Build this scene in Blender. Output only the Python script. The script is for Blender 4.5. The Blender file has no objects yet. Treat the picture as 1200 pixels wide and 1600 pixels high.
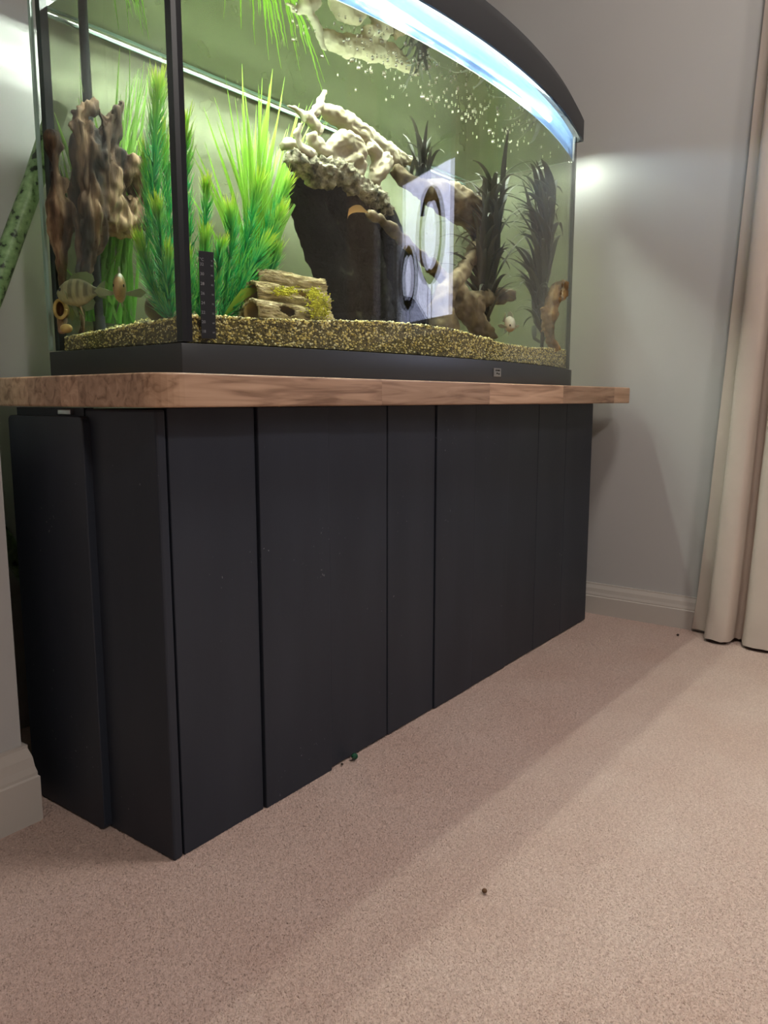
import bpy, bmesh, math, random
import numpy as np
from mathutils import Vector, Matrix, noise

random.seed(7)
rng = np.random.default_rng(7)
SC = bpy.context.scene
COL = SC.collection

# ---------------------------------------------------------------- camera
H = 0.6
PITCH = math.radians(8.3205)
FPX = 1200.0
CAM = np.array([-0.5832, -0.7751, H])
UX, UF = 0.5956, 0.8033                      # world x axis in (camera right, camera heading)
cd = bpy.data.cameras.new('camera')
cam = bpy.data.objects.new('camera', cd)
COL.objects.link(cam)
cd.sensor_width = 36.0
cd.lens = 27.0
cd.clip_start = 0.02
cam.location = CAM
cam.rotation_euler = (math.pi / 2 - PITCH, 0, -math.atan2(UF, UX))
SC.camera = cam

# ---------------------------------------------------------------- world, exposure
SC.view_settings.view_transform = 'Standard'
SC.view_settings.look = 'None'
SC.view_settings.gamma = 1.0
SC.view_settings.use_curve_mapping = False
SC.view_settings.exposure = 0.0
SC.cycles.use_denoising = True
SC.cycles.max_bounces = 10
SC.cycles.diffuse_bounces = 5
SC.cycles.glossy_bounces = 6
SC.cycles.transparent_max_bounces = 40
SC.cycles.caustics_reflective = False
SC.cycles.caustics_refractive = False
SC.cycles.sample_clamp_indirect = 6.0
WORLD_STRENGTH = 9.5
TUBE_STRENGTH = 158.0
wd = bpy.data.worlds.new('sky')
SC.world = wd
wd.use_nodes = True
wn = wd.node_tree
wn.nodes.clear()
w_out = wn.nodes.new('ShaderNodeOutputWorld')
w_bg = wn.nodes.new('ShaderNodeBackground')
w_tc = wn.nodes.new('ShaderNodeTexCoord')
w_sep = wn.nodes.new('ShaderNodeSeparateXYZ')
w_cr = wn.nodes.new('ShaderNodeValToRGB')
w_cr.color_ramp.elements[0].position = 0.48
w_cr.color_ramp.elements[0].color = (0.60, 0.61, 0.78, 1)
w_cr.color_ramp.elements[1].position = 0.7
w_cr.color_ramp.elements[1].color = (0.70, 0.71, 0.98, 1)
w_ma = wn.nodes.new('ShaderNodeMath')
w_ma.operation = 'MULTIPLY_ADD'
w_ma.inputs[1].default_value = 0.5
w_ma.inputs[2].default_value = 0.5
wn.links.new(w_tc.outputs['Generated'], w_sep.inputs[0])
wn.links.new(w_sep.outputs['Z'], w_ma.inputs[0])
wn.links.new(w_ma.outputs[0], w_cr.inputs[0])
wn.links.new(w_cr.outputs[0], w_bg.inputs[0])
w_bg.inputs[1].default_value = WORLD_STRENGTH
wn.links.new(w_bg.outputs[0], w_out.inputs[0])

# window openings (right wall plane): y0, y1, z0, z1
WIN1 = (-1.22, -0.56, 0.83, 1.42)
WALL_X = 1.48
ROOM = dict(x0=-2.4, x1=WALL_X, y0=-5.0, y1=0.56, z1=2.4)
def portal(y0, y1, z0, z1):
    l = bpy.data.lights.new('window_portal', 'AREA')
    l.shape = 'RECTANGLE'
    l.size = z1 - z0
    l.size_y = y1 - y0
    l.cycles.is_portal = True
    o = bpy.data.objects.new('window_portal', l)
    COL.objects.link(o)
    o.location = (WALL_X + 0.11, (y0 + y1) / 2, (z0 + z1) / 2)
    o.rotation_euler = (0, math.pi / 2, 0)
    return o
portal(*WIN1)
# round fill lights added out of view to brighten carpet and walls
FILL_LIGHT = (0.62, -0.72, 2.36)
CEIL_POWER = 16.0
CEIL_LAMP_2 = (-0.55, -2.3, 2.36)
CEIL_POWER_2 = 36.0
for cl_, cp_ in ((FILL_LIGHT, CEIL_POWER), (CEIL_LAMP_2, CEIL_POWER_2)):
    ll = bpy.data.lights.new('ceiling_fill_light', 'AREA')
    ll.shape = 'DISK'
    ll.size = 0.34
    ll.energy = cp_
    ll.color = (1.0, 0.93, 0.86)
    lo_ = bpy.data.objects.new('ceiling_fill_light', ll)
    COL.objects.link(lo_)
    lo_.location = (cl_[0], cl_[1], cl_[2] - 0.03)

# ---------------------------------------------------------------- geometry helpers
RIGHT = np.array([UX, -UF, 0.0])
HEAD = np.array([UF, UX, 0.0])
TH = math.radians(-1.6)
CT, ST = math.cos(TH), math.sin(TH)
TO = np.array([0.12, 0.095, 0.0])
TW, SAG, TD = 1.26, 0.088, 0.35
TR = ((TW / 2) ** 2 + SAG ** 2) / 2 / SAG
Z_TOP, Z_BASE, Z_WATER, Z_LIP = 0.631, 0.68, 1.203, 1.252

def T(x, y, z=0.0):
    """aquarium coordinates -> room"""
    return np.array([TO[0] + CT * x - ST * y, TO[1] + ST * x + CT * y, z])
def Ti(w):
    d = np.asarray(w) - TO
    return np.array([CT * d[0] + ST * d[1], -ST * d[0] + CT * d[1], w[2]])
def bowy(x, off=0.0):
    return -(math.sqrt(max((TR + off) ** 2 - (x - TW / 2) ** 2, 0)) - (TR - SAG))
def ray(px, py):
    X = (px - 600) / FPX
    Y = -(py - 800) / FPX
    c, s = math.cos(PITCH), math.sin(PITCH)
    return RIGHT * X + HEAD * (c + Y * s) + np.array([0, 0, -s + Y * c])
def P(px, py, ly):
    """room point on the sight line px,py at aquarium depth ly"""
    d = ray(px, py)
    a = Ti(CAM)
    b = Ti(CAM + d)
    t = (ly - a[1]) / (b[1] - a[1])
    return CAM + d * t
def PXscale(p):
    """metres per photograph pixel at room point p"""
    return float(np.dot(np.asarray(p) - CAM, HEAD)) / FPX

class MB:
    def stave(s, r, first, last):
        """build as a worktop stave, only the outer edges of the worktop rounded"""
        o = s.build('stave', M['oak'], wt)
        bm = bmesh.new()
        bm.from_mesh(o.data)
        org = parent_origin(wt)
        ed = []
        for e in bm.edges:
            if abs(e.verts[0].co.z - e.verts[1].co.z) > 1e-4:
                continue
            a, b = (Ti(np.array(v.co) + org) for v in e.verts)
            mx, my = (a[0] + b[0]) / 2, (a[1] + b[1]) / 2
            inner = (r > 0 and abs(my - (WY0 + r * rw)) < 1e-3) or (r < nrow - 1 and abs(my - (WY0 + (r + 1) * rw)) < 1e-3) \
                or (abs(a[0] - b[0]) < 1e-5 and WX0 + 1e-3 < mx < WX1 - 1e-3)
            if not inner:
                ed.append(e)
        bmesh.ops.bevel(bm, geom=ed, offset=0.0028, segments=3, affect='EDGES', profile=0.5, clamp_overlap=True)
        bm.to_mesh(o.data)
        bm.free()
        return o
    def __init__(s):
        s.v, s.f, s.c = [], [], []
    def add(s, verts, faces, col=None):
        o = len(s.v)
        s.v += [tuple(map(float, q)) for q in verts]
        s.f += [tuple(i + o for i in fc) for fc in faces]
        if col is not None:
            s.c += list(col)
        return s
    def box(s, a, b, M=None):
        (x0, y0, z0), (x1, y1, z1) = a, b
        vs = [(x, y, z) for z in (z0, z1) for y in (y0, y1) for x in (x0, x1)]
        if M is not None:
            vs = [M(*q) for q in vs]
        return s.add(vs, [(0, 2, 3, 1), (4, 5, 7, 6), (0, 1, 5, 4), (2, 6, 7, 3), (0, 4, 6, 2), (1, 3, 7, 5)])
    def prism(s, poly, z0, z1, M=None):
        n = len(poly)
        vs = [(x, y, z0) for x, y in poly] + [(x, y, z1) for x, y in poly]
        if M is not None:
            vs = [M(*q) for q in vs]
        fs = [tuple(range(n))[::-1], tuple(range(n, 2 * n))]
        fs += [(i, (i + 1) % n, n + (i + 1) % n, n + i) for i in range(n)]
        return s.add(vs, fs)
    def strip(s, inner, outer, z0, z1, M=None):
        """solid wall between two open polylines of equal length"""
        n = len(inner)
        vs = [(x, y, z0) for x, y in inner] + [(x, y, z0) for x, y in outer] + \
             [(x, y, z1) for x, y in inner] + [(x, y, z1) for x, y in outer]
        if M is not None:
            vs = [M(*q) for q in vs]
        fs = []
        for i in range(n - 1):
            a, b, c, d = i, n + i, 2 * n + i, 3 * n + i
            fs += [(a, b, b + 1, a + 1), (c, c + 1, d + 1, d), (a, a + 1, c + 1, c), (b, d, d + 1, b + 1)]
        fs += [(0, 2 * n, 3 * n, n), (n - 1, 2 * n - 1, 4 * n - 1, 3 * n - 1)]
        return s.add(vs, fs)
    def tube(s, pts, radii, seg=10, cap=True):
        pts = [np.asarray(p, float) for p in pts]
        n = len(pts)
        if not hasattr(radii, '__len__'):
            radii = [radii] * n
        vs, fs = [], []
        t0 = pts[1] - pts[0]
        t0 /= np.linalg.norm(t0)
        up = np.array([0, 0, 1.0]) if abs(t0[2]) < 0.9 else np.array([1.0, 0, 0])
        a = np.cross(t0, up)
        a /= np.linalg.norm(a)
        for i in range(n):
            t = pts[min(i + 1, n - 1)] - pts[max(i - 1, 0)]
            t /= (np.linalg.norm(t) + 1e-12)
            a = a - t * np.dot(a, t)
            a /= np.linalg.norm(a)
            b = np.cross(t, a)
            for k in range(seg):
                w = 2 * math.pi * k / seg
                vs.append(pts[i] + radii[i] * (math.cos(w) * a + math.sin(w) * b))
        for i in range(n - 1):
            for k in range(seg):
                k2 = (k + 1) % seg
                fs.append((i * seg + k, i * seg + k2, (i + 1) * seg + k2, (i + 1) * seg + k))
        if cap:
            fs.append(tuple(range(seg))[::-1])
            fs.append(tuple((n - 1) * seg + k for k in range(seg)))
        return s.add(vs, fs)
    def lathe(s, prof, c, seg=20):
        vs, fs = [], []
        m = len(prof)
        for k in range(seg):
            w = 2 * math.pi * k / seg
            for r, z in prof:
                vs.append((c[0] + r * math.cos(w), c[1] + r * math.sin(w), c[2] + z))
        for k in range(seg):
            k2 = (k + 1) % seg
            for j in range(m - 1):
                fs.append((k * m + j, k2 * m + j, k2 * m + j + 1, k * m + j + 1))
        fs.append(tuple(k * m for k in range(seg))[::-1])
        fs.append(tuple(k * m + m - 1 for k in range(seg)))
        return s.add(vs, fs)
    def build(s, name, mat, parent=None, smooth=False, bevel=0.0, bseg=2):
        me = bpy.data.meshes.new(name)
        off = np.array(parent_origin(parent))
        vs = np.array(s.v) - off
        me.from_pydata([tuple(q) for q in vs], [], s.f)
        if s.c:
            at = me.color_attributes.new('Col', 'FLOAT_COLOR', 'POINT')
            at.data.foreach_set('color', np.array(s.c, dtype=np.float32).ravel())
        bm = bmesh.new()
        bm.from_mesh(me)
        if not s.c:
            bmesh.ops.recalc_face_normals(bm, faces=bm.faces)
        if bevel > 0:
            ed = [e for e in bm.edges if len(e.link_faces) == 2 and e.calc_face_angle(0) > 0.5]
            bmesh.ops.bevel(bm, geom=ed, offset=bevel, segments=bseg, affect='EDGES', profile=0.5, clamp_overlap=True)
        bm.to_mesh(me)
        bm.free()
        if smooth:
            me.shade_smooth()
            if smooth == 'auto':
                try:
                    me.set_sharp_from_angle(angle=math.radians(38))
                except Exception:
                    pass
        me.materials.append(mat)
        o = bpy.data.objects.new(name, me)
        COL.objects.link(o)
        if parent is not None:
            o.parent = parent
        return o

def parent_origin(p):
    q = np.zeros(3)
    while p is not None:
        q += np.array(p.location)
        p = p.parent
    return q
def tag(o, label=None, cat=None, group=None, kind=None):
    if label: o['label'] = label
    if cat: o['category'] = cat
    if group: o['group'] = group
    if kind: o['kind'] = kind
    return o
def thing(name, loc, label, cat, group=None):
    o = bpy.data.objects.new(name, None)
    o.empty_display_size = 0.05
    COL.objects.link(o)
    o.location = [float(q) for q in loc]
    return tag(o, label, cat, group)
def spline(pts, n):
    """Catmull-Rom through points"""
    pts = [np.asarray(p, float) for p in pts]
    if len(pts) == 2:
        return [pts[0] + (pts[1] - pts[0]) * t for t in np.linspace(0, 1, n)]
    q = [2 * pts[0] - pts[1]] + pts + [2 * pts[-1] - pts[-2]]
    out = []
    m = len(pts) - 1
    for t in np.linspace(0, m, n):
        i = min(int(t), m - 1)
        u = t - i
        p0, p1, p2, p3 = q[i], q[i + 1], q[i + 2], q[i + 3]
        out.append(0.5 * ((2 * p1) + (-p0 + p2) * u + (2 * p0 - 5 * p1 + 4 * p2 - p3) * u * u + (-p0 + 3 * p1 - 3 * p2 + p3) * u ** 3))
    return out

# ---------------------------------------------------------------- material helpers
def new_mat(name):
    m = bpy.data.materials.new(name)
    m.use_nodes = True
    nt = m.node_tree
    nt.nodes.clear()
    out = nt.nodes.new('ShaderNodeOutputMaterial')
    return m, nt, out
def N(nt, t, **kw):
    n = nt.nodes.new(t)
    for k, v in kw.items():
        if k.startswith('i_'):
            key = k[2:]
            n.inputs[int(key) if key.isdigit() else key.replace('_', ' ')].default_value = v
        else:
            setattr(n, k, v)
    return n
def ramp(nt, stops):
    r = nt.nodes.new('ShaderNodeValToRGB')
    el = r.color_ramp.elements
    while len(el) < len(stops):
        el.new(0.5)
    for e, (p, c) in zip(el, stops):
        e.position = p
        e.color = (c[0], c[1], c[2], 1)
    return r
def noisy(name, stops, scale=8.0, stretch=(1, 1, 1), rough=0.6, bump=0.2, bscale=None, bdist=0.002, detail=6.0, spec=0.3, rot=(0, 0, 0), rand=0.0):
    """principled with colour ramp driven by stretched noise and a noise bump"""
    m, nt, out = new_mat(name)
    L = nt.links.new
    bs = N(nt, 'ShaderNodeBsdfPrincipled')
    bs.inputs['Roughness'].default_value = rough
    bs.inputs['Specular IOR Level'].default_value = spec
    tc = N(nt, 'ShaderNodeTexCoord')
    mp = N(nt, 'ShaderNodeMapping')
    mp.inputs['Scale'].default_value = stretch
    mp.inputs['Rotation'].default_value = rot
    L(tc.outputs['Object'], mp.inputs[0])
    src = mp.outputs[0]
    oi = None
    if rand > 0:
        oi = N(nt, 'ShaderNodeObjectInfo')
        ad = N(nt, 'ShaderNodeVectorMath', operation='ADD')
        sc = N(nt, 'ShaderNodeMath', operation='MULTIPLY', i_1=37.0)
        L(oi.outputs['Random'], sc.inputs[0])
        L(mp.outputs[0], ad.inputs[0])
        L(sc.outputs[0], ad.inputs[1])
        src = ad.outputs[0]
    nz = N(nt, 'ShaderNodeTexNoise')
    nz.inputs['Scale'].default_value = scale
    nz.inputs['Detail'].default_value = detail
    L(src, nz.inputs['Vector'])
    r = ramp(nt, stops)
    L(nz.outputs['Fac'], r.inputs[0])
    cs = r.outputs[0]
    if rand > 0:
        hs = N(nt, 'ShaderNodeHueSaturation')
        mr = N(nt, 'ShaderNodeMapRange')
        mr.inputs['To Min'].default_value = 1 - rand
        mr.inputs['To Max'].default_value = 1 + rand
        L(oi.outputs['Random'], mr.inputs['Value'])
        L(mr.outputs[0], hs.inputs['Value'])
        L(cs, hs.inputs['Color'])
        cs = hs.outputs[0]
    L(cs, bs.inputs['Base Color'])
    if bump > 0:
        n2 = N(nt, 'ShaderNodeTexNoise')
        n2.inputs['Scale'].default_value = bscale or scale * 3
        n2.inputs['Detail'].default_value = 5
        L(src, n2.inputs['Vector'])
        b = N(nt, 'ShaderNodeBump')
        b.inputs['Strength'].default_value = bump
        b.inputs['Distance'].default_value = bdist
        L(n2.outputs['Fac'], b.inputs['Height'])
        L(b.outputs[0], bs.inputs['Normal'])
    L(bs.outputs[0], out.inputs[0])
    return m
def sym_fresnel(nt, ior):
    """Fresnel of a thin pane: the same from both sides"""
    L = nt.links.new
    g = N(nt, 'ShaderNodeNewGeometry')
    ma = N(nt, 'ShaderNodeMath', operation='MULTIPLY_ADD', i_1=1 / ior - ior, i_2=ior)
    L(g.outputs['Backfacing'], ma.inputs[0])
    fr = N(nt, 'ShaderNodeFresnel')
    L(ma.outputs[0], fr.inputs['IOR'])
    return fr.outputs[0]
def glass_mat(name, tint, ior=1.5, film=None, film_amt=0.0, rough=0.0, gloss=True):
    m, nt, out = new_mat(name)
    L = nt.links.new
    tr = N(nt, 'ShaderNodeBsdfTransparent')
    tr.inputs[0].default_value = (*tint, 1)
    body = tr.outputs[0]
    if film:
        df = N(nt, 'ShaderNodeBsdfDiffuse')
        df.inputs[0].default_value = (*film, 1)
        tl = N(nt, 'ShaderNodeBsdfTranslucent')
        tl.inputs[0].default_value = (*film, 1)
        ms = N(nt, 'ShaderNodeMixShader', i_0=0.5)
        L(df.outputs[0], ms.inputs[1])
        L(tl.outputs[0], ms.inputs[2])
        tc = N(nt, 'ShaderNodeTexCoord')
        nz = N(nt, 'ShaderNodeTexNoise', i_Scale=14.0)
        nz.inputs['Detail'].default_value = 8
        L(tc.outputs['Object'], nz.inputs['Vector'])
        mr = N(nt, 'ShaderNodeMapRange')
        mr.inputs['From Min'].default_value = 0.3
        mr.inputs['From Max'].default_value = 0.7
        mr.inputs['To Min'].default_value = film_amt * 0.8
        mr.inputs['To Max'].default_value = min(1, film_amt * 1.2)
        L(nz.outputs['Fac'], mr.inputs['Value'])
        m2 = N(nt, 'ShaderNodeMixShader')
        L(mr.outputs[0], m2.inputs[0])
        L(tr.outputs[0], m2.inputs[1])
        L(ms.outputs[0], m2.inputs[2])
        body = m2.outputs[0]
    if not gloss:
        L(body, out.inputs[0])
        return m
    gl = N(nt, 'ShaderNodeBsdfGlossy')
    gl.inputs['Roughness'].default_value = rough
    mx = N(nt, 'ShaderNodeMixShader')
    L(sym_fresnel(nt, ior), mx.inputs[0])
    L(body, mx.inputs[1])
    L(gl.outputs[0], mx.inputs[2])
    L(mx.outputs[0], out.inputs[0])
    return m
def plain(name, col, rough=0.5, metal=0.0, spec=0.4, bump=0.0, bscale=200.0, var=0.06, vscale=3.0):
    a = tuple(max(0, c * (1 - var)) for c in col)
    b = tuple(min(1, c * (1 + var)) for c in col)
    m = noisy(name, [(0.3, a), (0.7, b)], scale=vscale, rough=rough, bump=bump, bscale=bscale, bdist=0.0005, spec=spec)
    for n in m.node_tree.nodes:
        if n.type == 'BSDF_PRINCIPLED':
            n.inputs['Metallic'].default_value = metal
    return m
def colattr(name, rough=0.5, trans=0.3, spec=0.3):
    m, nt, out = new_mat(name)
    L = nt.links.new
    at = N(nt, 'ShaderNodeAttribute', attribute_name='Col')
    bs = N(nt, 'ShaderNodeBsdfPrincipled')
    bs.inputs['Roughness'].default_value = rough
    bs.inputs['Specular IOR Level'].default_value = spec
    L(at.outputs['Color'], bs.inputs['Base Color'])
    if trans > 0:
        tl = N(nt, 'ShaderNodeBsdfTranslucent')
        L(at.outputs['Color'], tl.inputs[0])
        mx = N(nt, 'ShaderNodeMixShader', i_0=trans)
        L(bs.outputs[0], mx.inputs[1])
        L(tl.outputs[0], mx.inputs[2])
        L(mx.outputs[0], out.inputs[0])
    else:
        L(bs.outputs[0], out.inputs[0])
    return m

M = {}
M['wall'] = plain('wall_paint', (0.46, 0.452, 0.445), rough=0.75, bump=0.05, bscale=260, var=0.02, spec=0.2)
M['ceiling'] = plain('ceiling_paint', (0.75, 0.74, 0.72), rough=0.9, var=0.02)
M['skirting'] = plain('skirting_gloss', (0.52, 0.48, 0.44), rough=0.35, var=0.02)
M['charcoal'] = noisy('charcoal_paint', [(0.3, (0.0195, 0.0243, 0.0355)), (0.72, (0.027, 0.0325, 0.0455))], scale=5, stretch=(3, 3, 0.6), rough=0.48, bump=0.12, bscale=160, bdist=0.0006, spec=0.35)
def chips(m):
    nt = m.node_tree
    L = nt.links.new
    bs = [n for n in nt.nodes if n.type == 'BSDF_PRINCIPLED'][0]
    src = bs.inputs['Base Color'].links[0].from_socket
    tc = [n for n in nt.nodes if n.type == 'TEX_COORD'][0]
    n1 = N(nt, 'ShaderNodeTexNoise', i_Scale=150.0)
    n2 = N(nt, 'ShaderNodeTexNoise', i_Scale=7.0)
    L(tc.outputs['Object'], n1.inputs['Vector'])
    L(tc.outputs['Object'], n2.inputs['Vector'])
    r1 = ramp(nt, [(0.71, (0, 0, 0)), (0.74, (1, 1, 1))])
    r2 = ramp(nt, [(0.56, (0, 0, 0)), (0.66, (1, 1, 1))])
    L(n1.outputs['Fac'], r1.inputs[0])
    L(n2.outputs['Fac'], r2.inputs[0])
    mu = N(nt, 'ShaderNodeMath', operation='MULTIPLY')
    L(r1.outputs[0], mu.inputs[0])
    L(r2.outputs[0], mu.inputs[1])
    mx = N(nt, 'ShaderNodeMix', data_type='RGBA')
    L(mu.outputs[0], mx.inputs[0])
    L(src, mx.inputs[6])
    mx.inputs[7].default_value = (0.16, 0.17, 0.18, 1)
    L(mx.outputs[2], bs.inputs['Base Color'])
chips(M['charcoal'])
M['dark_gap'] = plain('dark_gap', (0.004, 0.004, 0.006), rough=0.9)
M['frame'] = plain('black_plastic', (0.036, 0.040, 0.045), rough=0.42, bump=0.08, bscale=900, spec=0.35)
M['hood'] = plain('hood_plastic', (0.030, 0.031, 0.034), rough=0.5, bump=0.1, bscale=900, spec=0.3)
M['silicone'] = plain('black_silicone', (0.012, 0.014, 0.018), rough=0.35)
M['glass'] = glass_mat('clear_glass', (0.97, 0.985, 0.97))
M['glass_edge'] = plain('green_glass_edge', (0.30, 0.42, 0.36), rough=0.2)
M['haze_glass'] = glass_mat('water_haze_glass', (0.78, 0.81, 0.67), film=(0.34, 0.36, 0.23), film_amt=0.40, gloss=False)  # olive tint and haze of the water, put into a film
M['window_glass'] = glass_mat('window_glass', (0.96, 0.97, 0.97))
M['steel'] = plain('steel', (0.5, 0.5, 0.5), rough=0.3, metal=1.0)
M['dark_metal'] = plain('dark_bronze_metal', (0.03, 0.028, 0.02), rough=0.5, metal=0.3)
M['white_frame'] = plain('white_window_frame', (0.75, 0.75, 0.75), rough=0.4)
M['liner'] = plain('hood_liner', (0.55, 0.60, 0.68), rough=0.35, metal=0.0)

def wood_oak():
    m, nt, out = new_mat('oak_stave')
    L = nt.links.new
    bs = N(nt, 'ShaderNodeBsdfPrincipled')
    bs.inputs['Roughness'].default_value = 0.45
    bs.inputs['Specular IOR Level'].default_value = 0.35
    oi = N(nt, 'ShaderNodeObjectInfo')
    tc = N(nt, 'ShaderNodeTexCoord')
    mp = N(nt, 'ShaderNodeMapping')
    mp.inputs['Scale'].default_value = (2.2, 30, 30)
    L(tc.outputs['Object'], mp.inputs[0])
    ad = N(nt, 'ShaderNodeVectorMath', operation='ADD')
    mu = N(nt, 'ShaderNodeMath', operation='MULTIPLY', i_1=91.0)
    L(oi.outputs['Random'], mu.inputs[0])
    L(mp.outputs[0], ad.inputs[0])
    L(mu.outputs[0], ad.inputs[1])
    n1 = N(nt, 'ShaderNodeTexNoise', i_Scale=2.2)
    n1.inputs['Detail'].default_value = 7
    n1.inputs['Distortion'].default_value = 1.2
    L(ad.outputs[0], n1.inputs['Vector'])
    r = ramp(nt, [(0.30, (0.24, 0.135, 0.080)), (0.48, (0.48, 0.300, 0.192)), (0.75, (0.64, 0.425, 0.285))])
    L(n1.outputs['Fac'], r.inputs[0])
    n2 = N(nt, 'ShaderNodeTexNoise', i_Scale=0.5)
    L(ad.outputs[0], n2.inputs['Vector'])
    hs = N(nt, 'ShaderNodeHueSaturation')
    mr = N(nt, 'ShaderNodeMapRange')
    mr.inputs['To Min'].default_value = 0.72
    mr.inputs['To Max'].default_value = 1.08
    L(oi.outputs['Random'], mr.inputs['Value'])
    L(mr.outputs[0], hs.inputs['Value'])
    L(r.outputs[0], hs.inputs['Color'])
    L(hs.outputs[0], bs.inputs['Base Color'])
    b = N(nt, 'ShaderNodeBump', i_Strength=0.15)
    b.inputs['Distance'].default_value = 0.0006
    L(n1.outputs['Fac'], b.inputs['Height'])
    L(b.outputs[0], bs.inputs['Normal'])
    L(bs.outputs[0], out.inputs[0])
    return m
M['oak'] = wood_oak()

def carpet_mat():
    m, nt, out = new_mat('beige_carpet')
    L = nt.links.new
    bs = N(nt, 'ShaderNodeBsdfPrincipled')
    bs.inputs['Roughness'].default_value = 0.95
    bs.inputs['Specular IOR Level'].default_value = 0.05
    tc = N(nt, 'ShaderNodeTexCoord')
    n1 = N(nt, 'ShaderNodeTexNoise', i_Scale=5.0)
    n1.inputs['Detail'].default_value = 4
    L(tc.outputs['Object'], n1.inputs['Vector'])
    r1 = ramp(nt, [(0.3, (0.50, 0.365, 0.312)), (0.7, (0.54, 0.415, 0.362))])
    L(n1.outputs['Fac'], r1.inputs[0])
    n2 = N(nt, 'ShaderNodeTexNoise', i_Scale=260.0)
    n2.inputs['Detail'].default_value = 3
    L(tc.outputs['Object'], n2.inputs['Vector'])
    r2 = ramp(nt, [(0.3, (0.82, 0.82, 0.82)), (0.7, (1.08, 1.08, 1.08))])
    L(n2.outputs['Fac'], r2.inputs[0])
    mx = N(nt, 'ShaderNodeMix', data_type='RGBA', blend_type='MULTIPLY')
    mx.inputs[0].default_value = 1.0
    L(r1.outputs[0], mx.inputs[6])
    L(r2.outputs[0], mx.inputs[7])
    L(mx.outputs[2], bs.inputs['Base Color'])
    b = N(nt, 'ShaderNodeBump', i_Strength=0.25)
    b.inputs['Distance'].default_value = 0.001
    L(n2.outputs['Fac'], b.inputs['Height'])
    L(b.outputs[0], bs.inputs['Normal'])
    L(bs.outputs[0], out.inputs[0])
    return m
M['carpet'] = carpet_mat()

# ---------------------------------------------------------------- the room
def struct(name, mb, mat, parent=None, **kw):
    o = mb.build(name, mat, parent, **kw)
    if parent is None:
        o['kind'] = 'structure'
    return o
RX0, RY0, RY1, RZ = ROOM['x0'], ROOM['y0'], ROOM['y1'], ROOM['z1']
floor = struct('floor', MB().box((RX0 - 0.1, RY0 - 0.1, -0.05), (WALL_X + 0.12, RY1 + 0.1, 0.0)), M['carpet'])
struct('ceiling', MB().box((RX0 - 0.1, RY0 - 0.1, RZ), (WALL_X + 0.12, RY1 + 0.1, RZ + 0.05)), M['ceiling'])
struct('wall_back', MB().box((RX0 - 0.1, RY1, 0), (WALL_X + 0.12, RY1 + 0.1, RZ)), M['wall'])
struct('wall_front', MB().box((RX0 - 0.1, RY0 - 0.1, 0), (WALL_X + 0.12, RY0, RZ)), M['wall'])
wr = MB()
wr.box((WALL_X, RY0, 0), (WALL_X + 0.12, WIN1[0], RZ)).box((WALL_X, WIN1[1], 0), (WALL_X + 0.12, RY1, RZ))
wr.box((WALL_X, WIN1[0], 0), (WALL_X + 0.12, WIN1[1], WIN1[2])).box((WALL_X, WIN1[0], WIN1[3]), (WALL_X + 0.12, WIN1[1], RZ))
struct('wall_right', wr, M['wall'])
NX, NY = -0.062, 0.252
struct('wall_left', MB().box((RX0, NY, 0), (NX, RY1, RZ)).box((RX0 - 0.1, RY0, 0), (RX0, RY1, RZ)), M['wall'])

def skirting(pts, h, th, name):
    """extruded skirting with a stepped ogee profile along a polyline (left side is the wall)"""
    prof = [(0, 0), (th, 0), (th, 0.58 * h), (th * 0.86, 0.60 * h), (th * 0.86, 0.64 * h), (th * 0.72, 0.72 * h),
            (th * 0.62, 0.84 * h), (th * 0.42, 0.93 * h), (th * 0.36, 0.96 * h), (th * 0.36, h), (0, h)]
    mb = MB()
    n = len(prof)
    vs = []
    for i, p in enumerate(pts):
        p = np.array(p)
        d0 = np.array(pts[i]) - np.array(pts[i - 1]) if i > 0 else np.array(pts[1]) - np.array(pts[0])
        d1 = np.array(pts[i + 1]) - np.array(pts[i]) if i < len(pts) - 1 else d0
        n0 = np.array([d0[1], -d0[0]]) / np.linalg.norm(d0)
        n1 = np.array([d1[1], -d1[0]]) / np.linalg.norm(d1)
        nn = (n0 + n1) / (1 + n0 @ n1)
        for a, z in prof:
            q = p + nn * a
            vs.append((q[0], q[1], z))
    fs = []
    for i in range(len(pts) - 1):
        for j in range(n):
            j2 = (j + 1) % n
            fs.append((i * n + j, i * n + j2, (i + 1) * n + j2, (i + 1) * n + j))
    fs += [tuple(range(n)), tuple((len(pts) - 1) * n + j for j in range(n))]
    mb.add(vs, fs)
    return struct(name, mb, M['skirting'])
skirting([(WALL_X, RY1 - 0.001), (WALL_X, RY0)], 0.087, 0.015, 'baseboard_right')
skirting([(RX0, NY), (NX, NY), (NX, RY1)], 0.115, 0.016, 'baseboard_left')

def window(name, w, bars):
    y0, y1, z0, z1 = w
    root = MB()
    fw = 0.045
    x0, x1 = WALL_X + 0.05, WALL_X + 0.10
    root.box((x0, y0, z0), (x1, y0 + fw, z1)).box((x0, y1 - fw, z0), (x1, y1, z1))
    root.box((x0, y0 + fw, z0), (x1, y1 - fw, z0 + fw)).box((x0, y0 + fw, z1 - fw), (x1, y1 - fw, z1))
    o = struct(name, root, M['white_frame'])
    for k in range(bars):
        yy = y0 + (y1 - y0) * (k + 1) / (bars + 1)
        MB().box((x0 + 0.005, yy - 0.02, z0 + fw), (x1 - 0.005, yy + 0.02, z1 - fw)).build('mullion', M['white_frame'], o)
    MB().box((x0 + 0.022, y0 + fw, z0 + fw), (x0 + 0.028, y1 - fw, z1 - fw)).build('pane', M['window_glass'], o)
    MB().box((WALL_X - 0.07, y0 - 0.03, z0 - 0.025), (x1, y1 + 0.03, z0)).build('window_sill', M['white_frame'], o, bevel=0.004)
    return o
window('window_1', WIN1, 0)
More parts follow.
